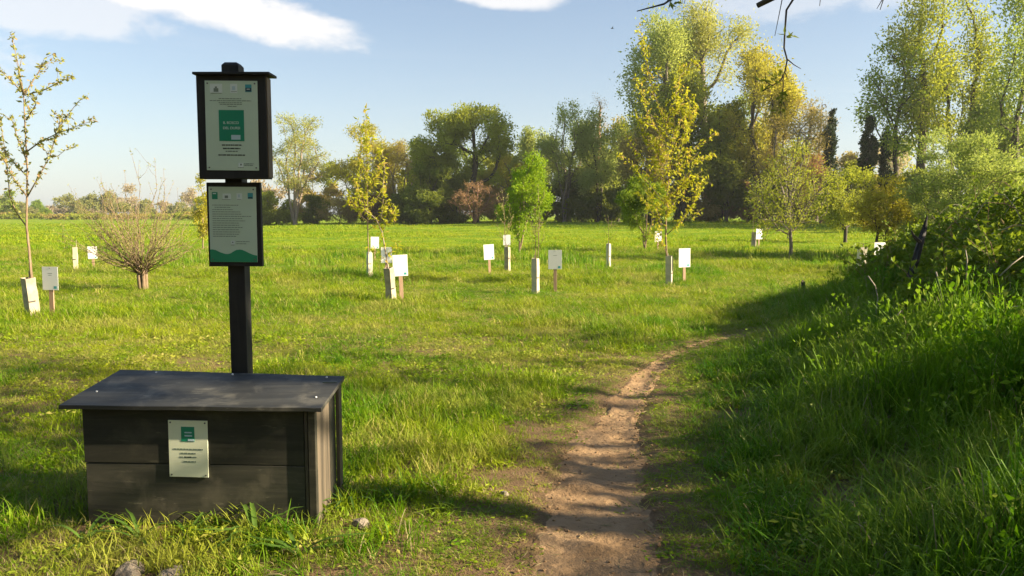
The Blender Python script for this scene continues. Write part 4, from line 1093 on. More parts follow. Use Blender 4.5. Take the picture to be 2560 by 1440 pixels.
# ================================================================== BRAMBLE, NEAR PLANTS
def bramble_h(x, y):
    """height of the thicket's top surface"""
    d = np.hypot((x - 9.5) / 4.6, (y - 10.4) / 6.0)
    h = 1.36 * np.clip(1 - d ** 1.9, 0, None) ** .72
    d2 = np.hypot((x - 7.2) / 3.4, (y - 7.4) / 3.4)
    h = np.maximum(h, .85 * np.clip(1 - d2 ** 1.8, 0, None) ** .7)
    return h * (1 + .24 * wav(x, y, 1.4, 3) + .18 * wav(x, y, 3.1, 1) + .14 * wav(x, y, 7.3, 2))
def make_bramble():
    rng = np.random.RandomState(77)
    o = empty('bramble_bush', (7.6, 12.0, gz1(7.6, 12.0)), 'large dark bramble bush mounded on the right beside the path', 'bush')
    base = np.array(o.location)
    # leaves: dense near the surface, thinner inside
    n = 125000
    x = rng.uniform(3.7, 13.5, n); y = rng.uniform(4.0, 17.0, n); h = bramble_h(x, y)
    keep = (h > .10) & (x < .66 * y + 2.2)
    x, y, h = x[keep], y[keep], h[keep]; n = len(x)
    z = h * (1 - rng.uniform(0, 1, n) ** 2.0 * .8) + rng.normal(0, .07, n) + .22 * (rng.uniform(0, 1, n) < .08) * rng.uniform(0, 1, n)
    pos = np.stack([x, y, gz(x, y) + np.maximum(z, .03)], 1)
    cl = wav(x, y, 2.3, 2) + .6 * wav(x + z * 2, y - z, 6, 1)
    hole = rng.uniform(0, 1, n) < sst(cl, -.9, .3); pos = pos[hole]; cl = cl[hole]; n = len(pos)
    e = .05
    gx = (bramble_h(pos[:, 0] + e, pos[:, 1]) - bramble_h(pos[:, 0] - e, pos[:, 1])) / (2 * e)
    gy = (bramble_h(pos[:, 0], pos[:, 1] + e) - bramble_h(pos[:, 0], pos[:, 1] - e)) / (2 * e)
    nor = nrm(np.stack([-gx, -gy, np.ones(n)], 1))
    out = nrm(np.cross(nor, rng.normal(0, 1, (n, 3)))) + nor * .45
    V = []; F = []; T = []; b = 0
    tint = np.clip(.4 + .25 * cl + rng.normal(0, .18, n), 0, .8); tint[rng.uniform(0, 1, n) < .03] = .95
    for k in range(2):
        r2 = np.random.RandomState(100 + k)
        v, f, t = leaf_mesh(r2, pos + r2.normal(0, .02, pos.shape), out, .088, .060, tint=tint, spread=1.0, droop=.2)
        V.append(v); F.append(f + b); T.append(t); b += len(v)
    mesh_np('foliage', np.vstack(V) - base, [np.vstack(F)], LF['bramble'], o, attrs={'tint': np.concatenate(T)})
    # leafy shoots standing out of the surface
    SV = []; SF = []; ST = []; sb = 0; shoots = MB(); r3 = np.random.RandomState(55)
    for i in range(650):
        x0, y0 = r3.uniform(3.9, 12.0), r3.uniform(4.3, 16.5)
        h0 = float(bramble_h(np.array([x0]), np.array([y0]))[0])
        if h0 < .2 or x0 > .66 * y0 + 1.5: continue
        l = r3.uniform(.25, .75); dv = nrm(np.array((r3.normal(0, .7), r3.normal(-.3, .7), 1.0))); q0 = np.array((x0, y0, gz1(x0, y0) + h0 * .85)) - base
        pts = [q0, q0 + dv * l * .55, q0 + dv * l + np.array((dv[0] * .2, dv[1] * .2, -.10)) * l]
        shoots.tube([tuple(q) for q in pts], [.004, .003, .0015], 4)
        n_ = int(l / .035); tt = r3.uniform(.1, 1, n_)[:, None]
        C = (1 - tt) ** 2 * pts[0] + 2 * tt * (1 - tt) * pts[1] + tt ** 2 * pts[2]
        v, f, t = leaf_mesh(r3, C, nrm(r3.normal(0, 1, (n_, 3)) + np.array((0, 0, .2))), .075, .05, tint=np.full(n_, r3.uniform(.2, .8)))
        SV.append(v); SF.append(f + sb); ST.append(t); sb += len(v)
    mesh_np('shoot_leaves', np.vstack(SV), [np.vstack(SF)], LF['bramble'], o, attrs={'tint': np.concatenate(ST)}); shoots.build('shoots', M['bark_red'], o)
    # arching canes
    mb = MB(); mp = MB()
    for i in range(170):
        x0, y0 = rng.uniform(5.9, 12.6), rng.uniform(7.6, 17)
        h0 = float(bramble_h(np.array([x0]), np.array([y0]))[0])
        if h0 < .25 or x0 > .66 * y0 + 2: continue
        az = rng.uniform(0, 2 * PI); l = rng.uniform(.5, 1.4); pts = []
        g0 = gz1(x0, y0)
        for t in np.linspace(0, 1, 7):
            px, py = x0 + math.cos(az) * l * t, y0 + math.sin(az) * l * t
            pts.append((px - base[0], py - base[1], g0 - base[2] + h0 * .5 + (h0 * .75 + .1) * math.sin(PI * (.15 + t * .8)) * .8))
        (mp if i % 4 == 0 else mb).tube(pts, [.006 - .0035 * t for t in np.linspace(0, 1, 7)], 4)
    mb.build('canes', M['bark_red'], o); mp.build('dry_canes', M['cane'], o)
    # pale dead stems in front, each one followed from the photograph
    for pl, Y in (([(2170, 690), (2188, 715), (2195, 745), (2190, 775), (2193, 795)], 11.2), ([(2290, 860), (2262, 835), (2248, 810), (2245, 785), (2255, 775)], 9.0), ([(2255, 830), (2290, 870), (2320, 900)], 8.6), ([(2340, 680), (2352, 720), (2356, 760)], 9.5), ([(2400, 830), (2412, 790)], 8.5), ([(2425, 770), (2440, 800), (2470, 830)], 8.5), ([(2480, 780), (2510, 770), (2550, 765)], 8.2), ([(2415, 700), (2418, 650), (2414, 625)], 9.5), ([(2500, 690), (2530, 660), (2558, 640)], 9.0)):
        pts = [tuple(at_y(a, c, Y * .77) - base) for a, c in pl]
        MB().tube(pts, list(np.linspace(.007, .004, len(pts))), 5).build('dead_stem', M['cane'], o, smooth=True)
make_bramble()

# dark leaning snag in the bramble
def make_snag():
    p = np.array(at_y(2280, 640, 10.28)); b = empty('broken_snag', (p[0], p[1], gz1(p[0], p[1])), 'dark broken snag leaning out of the bramble bush', 'stump')
    base = np.array(b.location)
    q = [at_y(2275, 700, 10.6), at_y(2288, 650, 10.6), at_y(2300, 605, 10.65), at_y(2312, 570, 10.7), at_y(2318, 540, 10.7)]
    q = [np.array((q[0][0] - .1, q[0][1], base[2] - .05))] + q
    q = [v - (v - CAMP) * .03 for v in q]; q[0] = np.array((q[1][0] - .08, q[1][1], gz1(q[1][0], q[1][1]) - .1))
    m = MB().tube([tuple(v - base) for v in q], [.05, .05, .045, .04, .026, .006], 9)
    rr = random.Random(3); m.v = [(x + rr.uniform(-.014, .014), y + rr.uniform(-.014, .014), z + rr.uniform(-.02, .02)) for x, y, z in m.v]
    m.build('snag_trunk', M['black_wood'], b)
    MB().tube([tuple(at_y(2300, 605, 10.3) - base), tuple(at_y(2284, 590, 10.26) - base), tuple(at_y(2278, 576, 10.24) - base)], [.03, .02, .006], 6).build('broken_limb', M['bark_dark'], b)
make_snag()
# small wooden stub in the grass
p = ground_at(2009, 742)
b = empty('wooden_stub', tuple(p), 'small dark wooden stub standing in the grass left of the bramble', 'stub', rot=(0, R(-4), 0))
MB().box(-.03, .03, -.02, .02, -.1, .27).build('stub_post', M['bark_dark'], b, .004)
MB().add([(-.03, -.02, .272), (.03, -.02, .272), (.03, .02, .272), (-.03, .02, .272), (-.012, -.005, .315), (-.004, .01, .31)], [(0, 1, 4), (1, 2, 5, 4), (2, 3, 5), (3, 0, 4, 5)]).build('split_top', M['edge_wood'], b)

# stones
STONES = []
def stone(px, py, sx, sy, sz, seed, label, sink=.25):
    import bmesh
    p = ground_at(px, py); bm = bmesh.new(); bmesh.ops.create_icosphere(bm, subdivisions=3, radius=1)
    rng = np.random.RandomState(seed); ds = [(nrm(rng.normal(0, 1, 3)), rng.uniform(.55, .95)) for _ in range(9)]
    for v in bm.verts:
        c = np.array(v.co)
        for d, k in ds:
            e = c.dot(d)
            if e > k: c = c - d * (e - k) * .85
        c = c * (1 + .05 * math.sin(c[0] * 7 + seed) * math.sin(c[1] * 9))
        v.co = (c[0] * sx, c[1] * sy, c[2] * sz)
    me = bpy.data.meshes.new('stone'); bm.to_mesh(me); bm.free(); me.materials.append(M['stone'])
    o = bpy.data.objects.new('stone', me); o.location = (p[0], p[1], p[2] + sz * (1 - 2 * sink)); o.rotation_euler = (rng.uniform(-.2, .2), rng.uniform(-.2, .2), rng.uniform(0, 6))
    STONES.append((p[0], p[1], max(sx, sy) * 1.15))
    link(o); tag(o, label, 'stone', 'stones lying in the grass near the storage box')
stone(330, 1432, .095, .065, .036, 3, 'large pale stone in the grass below the storage box front', .42)
stone(430, 1441, .065, .05, .022, 8, 'flat reddish stone beside the large stone at the bottom edge')
stone(900, 1322, .045, .038, .036, 5, 'whitish stone in the grass right of the storage box')
stone(1262, 1240, .03, .025, .02, 6, 'small stone at the left edge of the path')

# broad bladed weeds in front of the box
def weed(px, py, blades, seed, label, L=.22, wd=.013):
    p = ground_at(px, py); rng = np.random.RandomState(seed)
    o = empty('weed_plant', tuple(p), label, 'weed', 'broad bladed weeds around the storage box')
    for i in range(blades):
        az = rng.uniform(0, 2 * PI); l = L * rng.uniform(.55, 1.25); up = rng.uniform(.5, 1.15); n = 7
        d = np.array((math.cos(az), math.sin(az), 0)); s = np.array((-math.sin(az), math.cos(az), 0)); vs = []
        for j in range(n):
            t = j / (n - 1); w = wd * (math.sin(PI * min(1, .15 + t * .85)) ** .6) * (1 if j < n - 1 else .02)
            c = d * l * t * (.45 + .5 * t) + np.array((0, 0, l * (up * t - .95 * up * t * t * rng.uniform(.55, .75)))) - np.array((0, 0, .01))
            vs += [c - s * w + np.array((0, 0, w * .4)), c, c + s * w + np.array((0, 0, w * .4))]
        fs = []
        for j in range(n - 1):
            for k in range(2): fs.append((j * 3 + k, j * 3 + k + 1, j * 3 + k + 4, j * 3 + k + 3))
        mb = MB().add(vs, fs); ob = mb.build('leaf', M['weed'], o, smooth=True)
        a = ob.data.attributes.new('tint', 'FLOAT', 'POINT'); a.data.foreach_set('value', np.full(len(vs), rng.uniform(0, 1), np.float32))
weed(640, 1352, 9, 1, 'broad bladed weed before the middle right of the box front', .30, .012)
weed(745, 1392, 8, 2, 'tall curled weed before the right corner of the box', .34, .010)
weed(350, 1352, 8, 3, 'weed with thin arching blades before the left part of the box', .24, .009)
weed(470, 1350, 7, 4, 'small weed before the middle of the box below the plaque', .18, .009)
weed(215, 1362, 8, 5, 'weed at the left front corner of the box', .22, .009)
weed(868, 1270, 8, 6, 'upright weed just right of the box near the whitish stone', .30, .007)

# ================================================================== TREES THAT STAND BESIDE THE CAMERA (their branches hang in, their shade falls across)
SHG = 'trees standing right of the path outside the view'
def side_tree(label, x, y, H, hw, cb, seed, leaf, n_att, per, nl=11, **kw):
    rng = np.random.RandomState(seed + 900)
    lob = lobes_for(rng, hw, H * cb, H, nl)
    return make_tree('roadside_tree', label, 'tree', SHG, (x, y, gz1(x, y)), lob, seed, leaf, 'bark_dark', n_att=n_att, per=per, **kw)
make_tree('roadside_tree', 'leafy tree right of the camera nearest to the path, crown shaped to shade the notice panels', 'tree', SHG, (11.0, 2.1, gz1(11, 2.1)), [(0, 0, 7.7, 1.9, 1.5, 1.15), (.3, .4, 8.6, 1.3, 1.2, .9), (-.5, -.5, 8.2, 1.2, 1.1, .8), (.3, 2.0, 6.2, .55, .45, .4), (-.2, -1.8, 6.0, .7, .5, .5)], 301, 'green', 'bark_dark', n_att=330, per=46, lsize=.17, sig=.045, trunk_r=.14, trunk_top=5.5)  # crown lobes set so that their shadow covers the notice panels
side_tree('leafy tree right of the camera, behind the nearest one', 14.5, 5.4, 9.5, 3.1, .18, 302, 'green', 90, 24, lsize=.15, sig=.036, trunk_r=.16)
side_tree('leafy tree right of the camera, farthest behind it', 13.0, -1.8, 8.5, 3.4, .2, 303, 'olive', 140, 36, lsize=.15, sig=.036, trunk_r=.16)
side_tree('low unseen bush added for its shade right of the camera under the leafy trees', 9.6, 2.8, 3.7, 1.9, .02, 304, 'green', 105, 30, nl=8, lsize=.12, sig=.036, trunk_r=.06, stems=4, splay=.3, trunk_top=.6)  # unseen shrub put in to shade the grass right of the path

WG = 'unseen trees added behind the camera for shade'  # out of view, added to block sky light from the near ground and panels
for i, (x, y, H, hw) in enumerate([(-16, -11, 12, 4.2), (-9, -12, 12, 4.4), (-2.5, -10.5, 11, 4.0), (4, -10, 11.5, 4.0), (10, -11, 12, 4.2), (-5.5, -19, 14, 5), (3, -19, 14, 5), (-23, -7, 11, 4)]):
    rng = np.random.RandomState(700 + i); lob = lobes_for(rng, hw, H * .08, H, 10)
    make_tree('shade_tree', 'dense dark unseen tree added for shade, ' + ['first', 'second', 'third', 'fourth', 'fifth', 'sixth', 'seventh', 'eighth'][i] + ' in the rows behind the photographer', 'tree', WG, (x, y, gz1(x, y)), lob, 720 + i, 'dark', 'bark_dark', n_att=240, per=26, lsize=.42, sig=.05, trunk_r=.2, k=4)

# overhanging tree: trunk out of view on the right, limbs reaching over the path
def overhang():
    base = np.array((4.6, 1.6, gz1(4.6, 1.6)))
    o = empty('overhanging_tree', tuple(base), 'tree whose dark twigs hang into the top of the picture', 'tree', SHG)
    rng = np.random.RandomState(61); mb = MB(); LC = []; LD = []
    W = lambda q: tuple(np.asarray(q) - base)
    P = [at_y(1892, 15, 4.6), at_y(1960, -20, 4.5), at_y(2080, -120, 4.2)]
    mb.tube([W((4.6, 1.6, -.1)), W((4.55, 1.65, 1.5)), W((4.45, 1.8, 3.0)), W((4.3, 2.1, 4.4)), W((4.0, 2.5, 5.6)), W((3.9, 2.6, 7.0))], [.17, .13, .12, .10, .07, .02], 9)
    mb.tube([W((4.45, 1.8, 3.0)), W((3.9, 2.6, 3.5)), W((3.1, 3.5, 3.62)), W(at_y(2080, -110, 4.3)), W(at_y(1975, -28, 4.5)), W(at_y(1893, 14, 4.6))], [.07, .055, .042, .028, .02, .015], 7)
    mb.tube([W((4.3, 2.1, 4.4)), W((3.6, 2.8, 4.6)), W((2.6, 3.9, 4.2)), W(at_y(1990, -90, 4.9)), W(at_y(1830, -90, 5.0)), W(at_y(1720, -30, 5.0)), W(at_y(1660, 10, 5.0)), W(at_y(1592, 28, 5.0))], [.06, .05, .035, .018, .012, .008, .006, .003], 6)
    tw = [([(2010, -60), (1985, -5), (1966, 25), (1962, 80), (1960, 120), (1968, 150), (1962, 180), (1952, 200), (1930, 215), (1905, 228)], .0068, 4.6),
          ([(1968, 148), (1985, 162), (2002, 172)], .004, 4.6), ([(1958, 185), (1958, 215), (1954, 250), (1950, 290)], .004, 4.6), ([(1962, 180), (1970, 200)], .003, 4.6),
          ([(1975, -40), (1955, 0), (1945, 50), (1937, 90)], .0035, 4.6), ([(1720, -30), (1710, 10)], .003, 5.0), ([(2050, -60), (2052, -10), (2049, 15)], .0035, 4.5),
          ([(2215, -60), (2208, 0), (2200, 25)], .004, 4.4), ([(2208, -5), (2192, 22)], .003, 4.4), ([(1930, 213), (1915, 205), (1905, 190)], .003, 4.6), ([(1958, 255), (1966, 275)], .0025, 4.6)]
    for pts, r, Y in tw:
        q = [W(at_y(a, c, Y + .02 * i)) for i, (a, c) in enumerate(pts)]
        mb.tube(q, list(np.linspace(r, r * .45, len(q))), 5)
    # connect the hanging twigs to the limb above
    mb.tube([W(at_y(2080, -110, 4.3)), W(at_y(2045, -95, 4.45)), W(at_y(2010, -60, 4.6))], [.02, .013, .010], 6)
    mb.tube([W(at_y(2080, -110, 4.3)), W(at_y(2150, -100, 4.35)), W(at_y(2215, -60, 4.4))], [.014, .008, .004], 5)
    mb.build('trunk', M['bark_dark'], o, smooth=True)
    def rosette(px, py, Y, n, L):
        c = at_y(px, py, Y)
        for _ in range(n): LC.append(c + rng.normal(0, .012, 3)); LD.append(nrm(rng.normal(0, 1, 3)) + np.array((.25, 0, -.3)))
    for (a, c, n, L) in ((1965, 88, 10, .06), (1680, 4, 8, .05), (1935, 190, 9, .05), (1925, 205, 8, .05), (1908, 200, 6, .05), (1952, 232, 8, .05), (1955, 243, 9, .05), (1948, 268, 7, .05), (1705, -2, 7, .05), (1945, 178, 6, .05)): rosette(a, c, 4.62 if a > 1800 else 5.0, n, L)
    lob = [(3.4, 2.6, 5.6, 1.7, 1.8, 1.0), (4.8, 1.2, 6.2, 1.8, 1.9, 1.1), (5.4, 2.8, 5.4, 1.5, 1.5, .9), (2.6, 3.6, 5.2, 1.0, 1.0, .6), (3.6, .4, 5.6, 1.4, 1.4, .9)]
    q = sample_lobes(rng, lob, 260, 4.2); w = rng.choice(260, 5200); pos = q[w] + rng.normal(0, .18, (5200, 3))
    pos = pos[pos[:, 2] > 4.5]
    LC2 = np.vstack([np.array(LC), pos]); LD2 = np.vstack([np.array(LD), nrm(rng.normal(0, 1, pos.shape))])
    v, f, t = leaf_mesh(rng, LC2, LD2, .048, .016, spread=1.2)
    mesh_np('crown', v - base, [f], LF['dark'], o, attrs={'tint': t})
overhang()

# small bird far off in the sky
q = at_y(1530, 71, 60); b = MB()
b.add([(-.11, 0, 0), (-.04, -.03, .02), (-.04, .03, .02), (-.03, 0, -.035), (.08, -.02, .015), (.08, .02, .015), (.08, 0, -.02), (.17, 0, .01), (-.02, -.05, .02), (.05, -.05, .02), (.06, -.30, .07), (.0, -.26, .06), (-.02, .05, .02), (.05, .05, .02), (.06, .30, .07), (.0, .26, .06)],
      [(0, 2, 1), (0, 1, 3), (0, 3, 2), (1, 2, 5, 4), (2, 3, 6, 5), (3, 1, 4, 6), (4, 5, 7), (5, 6, 7), (6, 4, 7), (1, 8, 9, 4), (8, 11, 10, 9), (2, 5, 13, 12), (12, 13, 14, 15)])
bo = b.build('bird', M['tie'], loc=tuple(q)); tag(bo, 'tiny dark bird flying in the blue sky', 'bird')

# ================================================================== GRASS
def blade_tuft(name, rng, n, H, wd, spread, mats, segs=3, curl=.5, dead=.08):
    V = []; Q = []; T = []; MI = []; MT = []
    for i in range(n):
        a = rng.uniform(0, 2 * PI); rr = spread * math.sqrt(rng.uniform(0, 1)); x, y = rr * math.cos(a), rr * math.sin(a)
        az = rng.uniform(0, 2 * PI); d = np.array((math.cos(az), math.sin(az), 0)); s = np.array((-math.sin(az), math.cos(az), 0))
        h = H * rng.uniform(.45, 1.15); c = curl * rng.uniform(.3, 1.5) * h; w = wd * rng.uniform(.7, 1.3) * .5
        b = len(V); mi = 1 if rng.uniform() < dead else 0
        for j in range(segs):
            t = j / segs; q = np.array((x, y, 0)) + d * c * t * t + np.array((0, 0, h * (t - .22 * t * t * rng.uniform(.5, 1.5))))
            ww = w * (1 - .55 * t) * (.75 if j == 0 else 1); V += [q - s * ww, q + s * ww]
        V.append(np.array((x, y, 0)) + d * c * 1.05 + np.array((0, 0, h * rng.uniform(.62, .85))))
        for j in range(segs - 1): Q.append((b + 2 * j, b + 2 * j + 1, b + 2 * j + 3, b + 2 * j + 2)); MI.append(mi)
        T.append((b + 2 * segs - 2, b + 2 * segs - 1, b + 2 * segs)); MT.append(mi)
    me = bpy.data.meshes.new(name); me.from_pydata([tuple(v) for v in V], [], Q + T); me.update()
    for m_ in mats: me.materials.append(m_)
    me.polygons.foreach_set('material_index', np.array(MI + MT, np.int32))
    return bpy.data.objects.new(name, me)
def herb_tuft(name, rng, n, H, L, mats):
    """low broad-leaved herb"""
    C = np.stack([rng.normal(0, .05, n), rng.normal(0, .05, n), rng.uniform(.01, H, n)], 1)
    v, f, t = leaf_mesh(rng, C, nrm(rng.normal(0, 1, (n, 3)) * np.array((1, 1, .3))), L, L * .6)
    me = bpy.data.meshes.new(name); me.from_pydata([tuple(q) for q in v], [], [tuple(q) for q in f]); me.update(); me.materials.append(mats[0])
    return bpy.data.objects.new(name, me)
def scatter(name, label, cat, protos, pos, rot, scl, idx):
    pc = bpy.data.collections.new(name + '_tufts')
    for i_, o in enumerate(protos): o.name = name + '_tuft_' + 'abcdefghijklmnopqrstuvwxyz'[i_]; pc.objects.link(o)
    me = bpy.data.meshes.new(name); me.vertices.add(len(pos)); me.vertices.foreach_set('co', np.asarray(pos, np.float32).ravel())
    a = me.attributes.new('rot', 'FLOAT_VECTOR', 'POINT'); a.data.foreach_set('vector', np.asarray(rot, np.float32).ravel())
    a = me.attributes.new('scl', 'FLOAT_VECTOR', 'POINT'); a.data.foreach_set('vector', np.asarray(scl, np.float32).ravel())
    a = me.attributes.new('pick', 'INT', 'POINT'); a.data.foreach_set('value', np.asarray(idx, np.int32))
    me.update()
    o = link(bpy.data.objects.new(name, me)); tag(o, label, cat, kind='stuff')
    ng = bpy.data.node_groups.new(name, 'GeometryNodeTree')
    ng.interface.new_socket('Geometry', in_out='INPUT', socket_type='NodeSocketGeometry')
    ng.interface.new_socket('Geometry', in_out='OUTPUT', socket_type='NodeSocketGeometry')
    N = ng.nodes; Lk = ng.links
    gi = N.new('NodeGroupInput'); go = N.new('NodeGroupOutput')
    ci = N.new('GeometryNodeCollectionInfo'); ci.inputs['Collection'].default_value = pc
    ci.inputs['Separate Children'].default_value = True; ci.inputs['Reset Children'].default_value = True
    ip = N.new('GeometryNodeInstanceOnPoints'); ip.inputs['Pick Instance'].default_value = True
    def attr(nm, ty):
        n = N.new('GeometryNodeInputNamedAttribute'); n.data_type = ty; n.inputs['Name'].default_value = nm; return n.outputs['Attribute']
    Lk.new(gi.outputs[0], ip.inputs['Points']); Lk.new(ci.outputs[0], ip.inputs['Instance'])
    Lk.new(attr('pick', 'INT'), ip.inputs['Instance Index'])
    Lk.new(attr('rot', 'FLOAT_VECTOR'), ip.inputs['Rotation']); Lk.new(attr('scl', 'FLOAT_VECTOR'), ip.inputs['Scale'])
    Lk.new(ip.outputs[0], go.inputs[0])
    md = o.modifiers.new('tufts', 'NODES'); md.node_group = ng
    return o
rg = np.random.RandomState(8)
straw = mat_plain('dry_straw', (.30, .25, .12), .8, .2, 20)
gm = [M['grass'], straw]; gt = [M['grass_tall'], straw]; gf = [M['grass_far'], straw]
short = [blade_tuft('short_tuft', rg, 18, .062, .0034, .055, gm, 3, .8, .12) for _ in range(5)]
lawn = [blade_tuft('lawn_tuft', rg, 20, .038, .0036, .065, gm, 2, 1.1, .2) for _ in range(3)]
herb = [herb_tuft('low_herb', rg, 16, .05, .035, [M['grass']]) for _ in range(2)]
mid = [blade_tuft('mid_tuft', rg, 26, .115, .0052, .11, gm, 3, .7, .06) for _ in range(4)]
tall = [blade_tuft('tall_tuft', rg, 20, .36, .0066, .08, gt, 5, .42, .02) for _ in range(6)]
tallb = [blade_tuft('broad_tuft', rg, 9, .42, .011, .06, gt, 6, .55, .01) for _ in range(3)]
farp = [blade_tuft('a_far_tuft', rg, 20, .22, .03, .42, gf, 2, .5, 0) for _ in range(4)]

def frustum_pts(rng, y0, y1, dens, margin=1.6, slope=.66):
    A = (slope * (y1 * y1 - y0 * y0) + 2 * margin * (y1 - y0)); n = int(A * dens)
    # y distributed by the strip width
    yy = rng.uniform(y0, y1, n * 3); wd = slope * yy + margin
    yy = yy[rng.uniform(0, 1, len(yy)) < wd / wd.max()][:n]
    xx = rng.uniform(-1, 1, len(yy)) * (slope * yy + margin)
    return xx, yy
BOXC = [(-2.10, 3.80), (-.94, 3.76), (-.93, 4.20), (-2.10, 4.36)]
def clear(x, y):
    inb = (x > -2.11) & (x < -.93) & (y > 3.79) & (y < 4.36)
    return ~inb
def tallness(x, y):
    """0 short sward .. 1 rank growth on the right of the path"""
    d, s = path_sd(x, y)
    t = sst(np.where(s > 0, d, 0), .18, 1.7) * (1 - sst(y, 12.5, 17))
    line = sst(x - .30 * y, -.2, .9)
    return np.where(s > 0, np.maximum(t, 0) * np.where(y > 9, line, 1), 0), d, s
def build(rng, x, y, zoff=0): return np.stack([x, y, gz(x, y) + zoff], 1)
def rots(rng, n, tl=.18): return np.stack([rng.normal(0, tl, n), rng.normal(0, tl, n), rng.uniform(0, 2 * PI, n)], 1)
rng = np.random.RandomState(99)
# --- meadow sward: short and mid tufts, mixed by slow noise
PX = []; RO = []; SCL = []; ID = []
prot = short + lawn + herb + mid
for (y0, y1, dens, sc) in ((1.6, 5.5, 560, 1.0), (5.5, 9, 380, 1.15), (9, 14, 200, 1.45), (14, 22, 95, 1.95), (22, 36, 40, 2.7)):
    x, y = frustum_pts(rng, y0, y1, dens)
    t, d, s = tallness(x, y); n = len(x)
    hn = .5 + .5 * wav(x, y, .9, 1) + .35 * wav(x, y, 2.6, 2)
    bare = wav(x, y, 3.2, 3) + .5 * wav(x, y, 7.5, 0) + .45 * (1 - sst(d, .05, .6)) + .5 * (1 - sst(y, 3.0, 4.0))
    keep = (d > .03 + .05 * rng.normal(0, 1, n)) & clear(x, y) & (rng.uniform(0, 1, n) > t * .75)
    keep &= ~((bare > .85) & (y < 10) & (rng.uniform(0, 1, n) < .82))
    for (sx_, sy_, sr_) in STONES: keep &= np.hypot(x - sx_, y + .05 - sy_) > sr_
    keep |= (d < .03) & (d > -.14) & (rng.uniform(0, 1, n) < .34 * sst(wav(x, y, 5.5, 2), -.2, .6))
    keep |= (d < .03) & (rng.uniform(0, 1, n) < .85 * sst(y, 7.6, 9.4) * sst(wav(x, y, 3.1, 1), -.7, .4))
    keep |= (d < .02) & (d > -.3) & (rng.uniform(0, 1, n) < .012)
    x, y, t, d, hn = x[keep], y[keep], t[keep], d[keep], hn[keep]; n = len(x)
    u = rng.uniform(0, 1, n)
    wm = sst(hn, .45, 1.1) * sst(d, .1, .5)
    idx = np.where(u < .07 * (y < 10), 8 + rng.randint(0, 2, n), np.where(u < .07 + .55 * wm, 10 + rng.randint(0, 4, n), np.where(u < .62, rng.randint(0, 5, n), 5 + rng.randint(0, 3, n))))
    hs = (.62 + .75 * np.clip(hn, 0, 1.3)) * rng.uniform(.7, 1.25, n) * (.38 + .62 * sst(d, 0, .7))
    far = np.clip(y / 14, 0, 1)
    PX.append(build(rng, x, y)); RO.append(rots(rng, n)); ID.append(idx)
    SCL.append(np.stack([sc * rng.uniform(.8, 1.2, n), sc * rng.uniform(.8, 1.2, n), hs * (1 + .25 * (sc - 1))], 1))
scatter('meadow_grass', 'short sunlit meadow grass with paler and darker patches', 'grass', prot, np.vstack(PX), np.vstack(RO), np.vstack(SCL), np.concatenate(ID))
# --- far sward
PX = []; RO = []; SCL = []; ID = []
for (y0, y1, dens, sc) in ((28, 45, 7, 1.0), (45, 70, 2.6, 1.5), (70, 118, .9, 2.2)):
    x, y = frustum_pts(rng, y0, y1, dens, 3)
    hn = wav(x, y, .22, 1) + .6 * wav(x, y, .6, 2); n = len(x)
    keep = rng.uniform(0, 1, n) < .35 + .65 * sst(hn, -.6, .6); x, y, hn = x[keep], y[keep], hn[keep]; n = len(x)
    hs = (.5 + .55 * sst(hn, -.2, 1.2)) * rng.uniform(.6, 1.2, n) * (.8 + .2 * sc)
    PX.append(build(rng, x, y, -.01)); RO.append(rots(rng, n, .1)); ID.append(rng.randint(0, 4, n)); SCL.append(np.stack([sc * np.ones(n), sc * np.ones(n), hs], 1))
# taller dark tufts standing in a loose row across the middle distance
n = 1500; x = rng.uniform(-24, 24, n); y = 27.5 + 3.2 * rng.normal(0, 1, n) + 1.2 * np.sin(x * .4)
k = wav(x, y, .5, 3) > .15; x, y = x[k], y[k]; n = len(x)
PX.append(build(rng, x, y)); RO.append(rots(rng, n, .1)); ID.append(rng.randint(0, 2, n)); SCL.append(np.stack([np.full(n, .8), np.full(n, .8), rng.uniform(1.2, 2.3, n)], 1))
ID[-1] = ID[-1] + 4
scatter('distant_grass', 'bright distant meadow grass reaching to the tree line', 'grass', farp + [blade_tuft('rank_far_tuft', rg, 22, .22, .02, .35, gt, 3, .4, .02) for _ in range(2)], np.vstack(PX), np.vstack(RO), np.vstack(SCL), np.concatenate(ID))
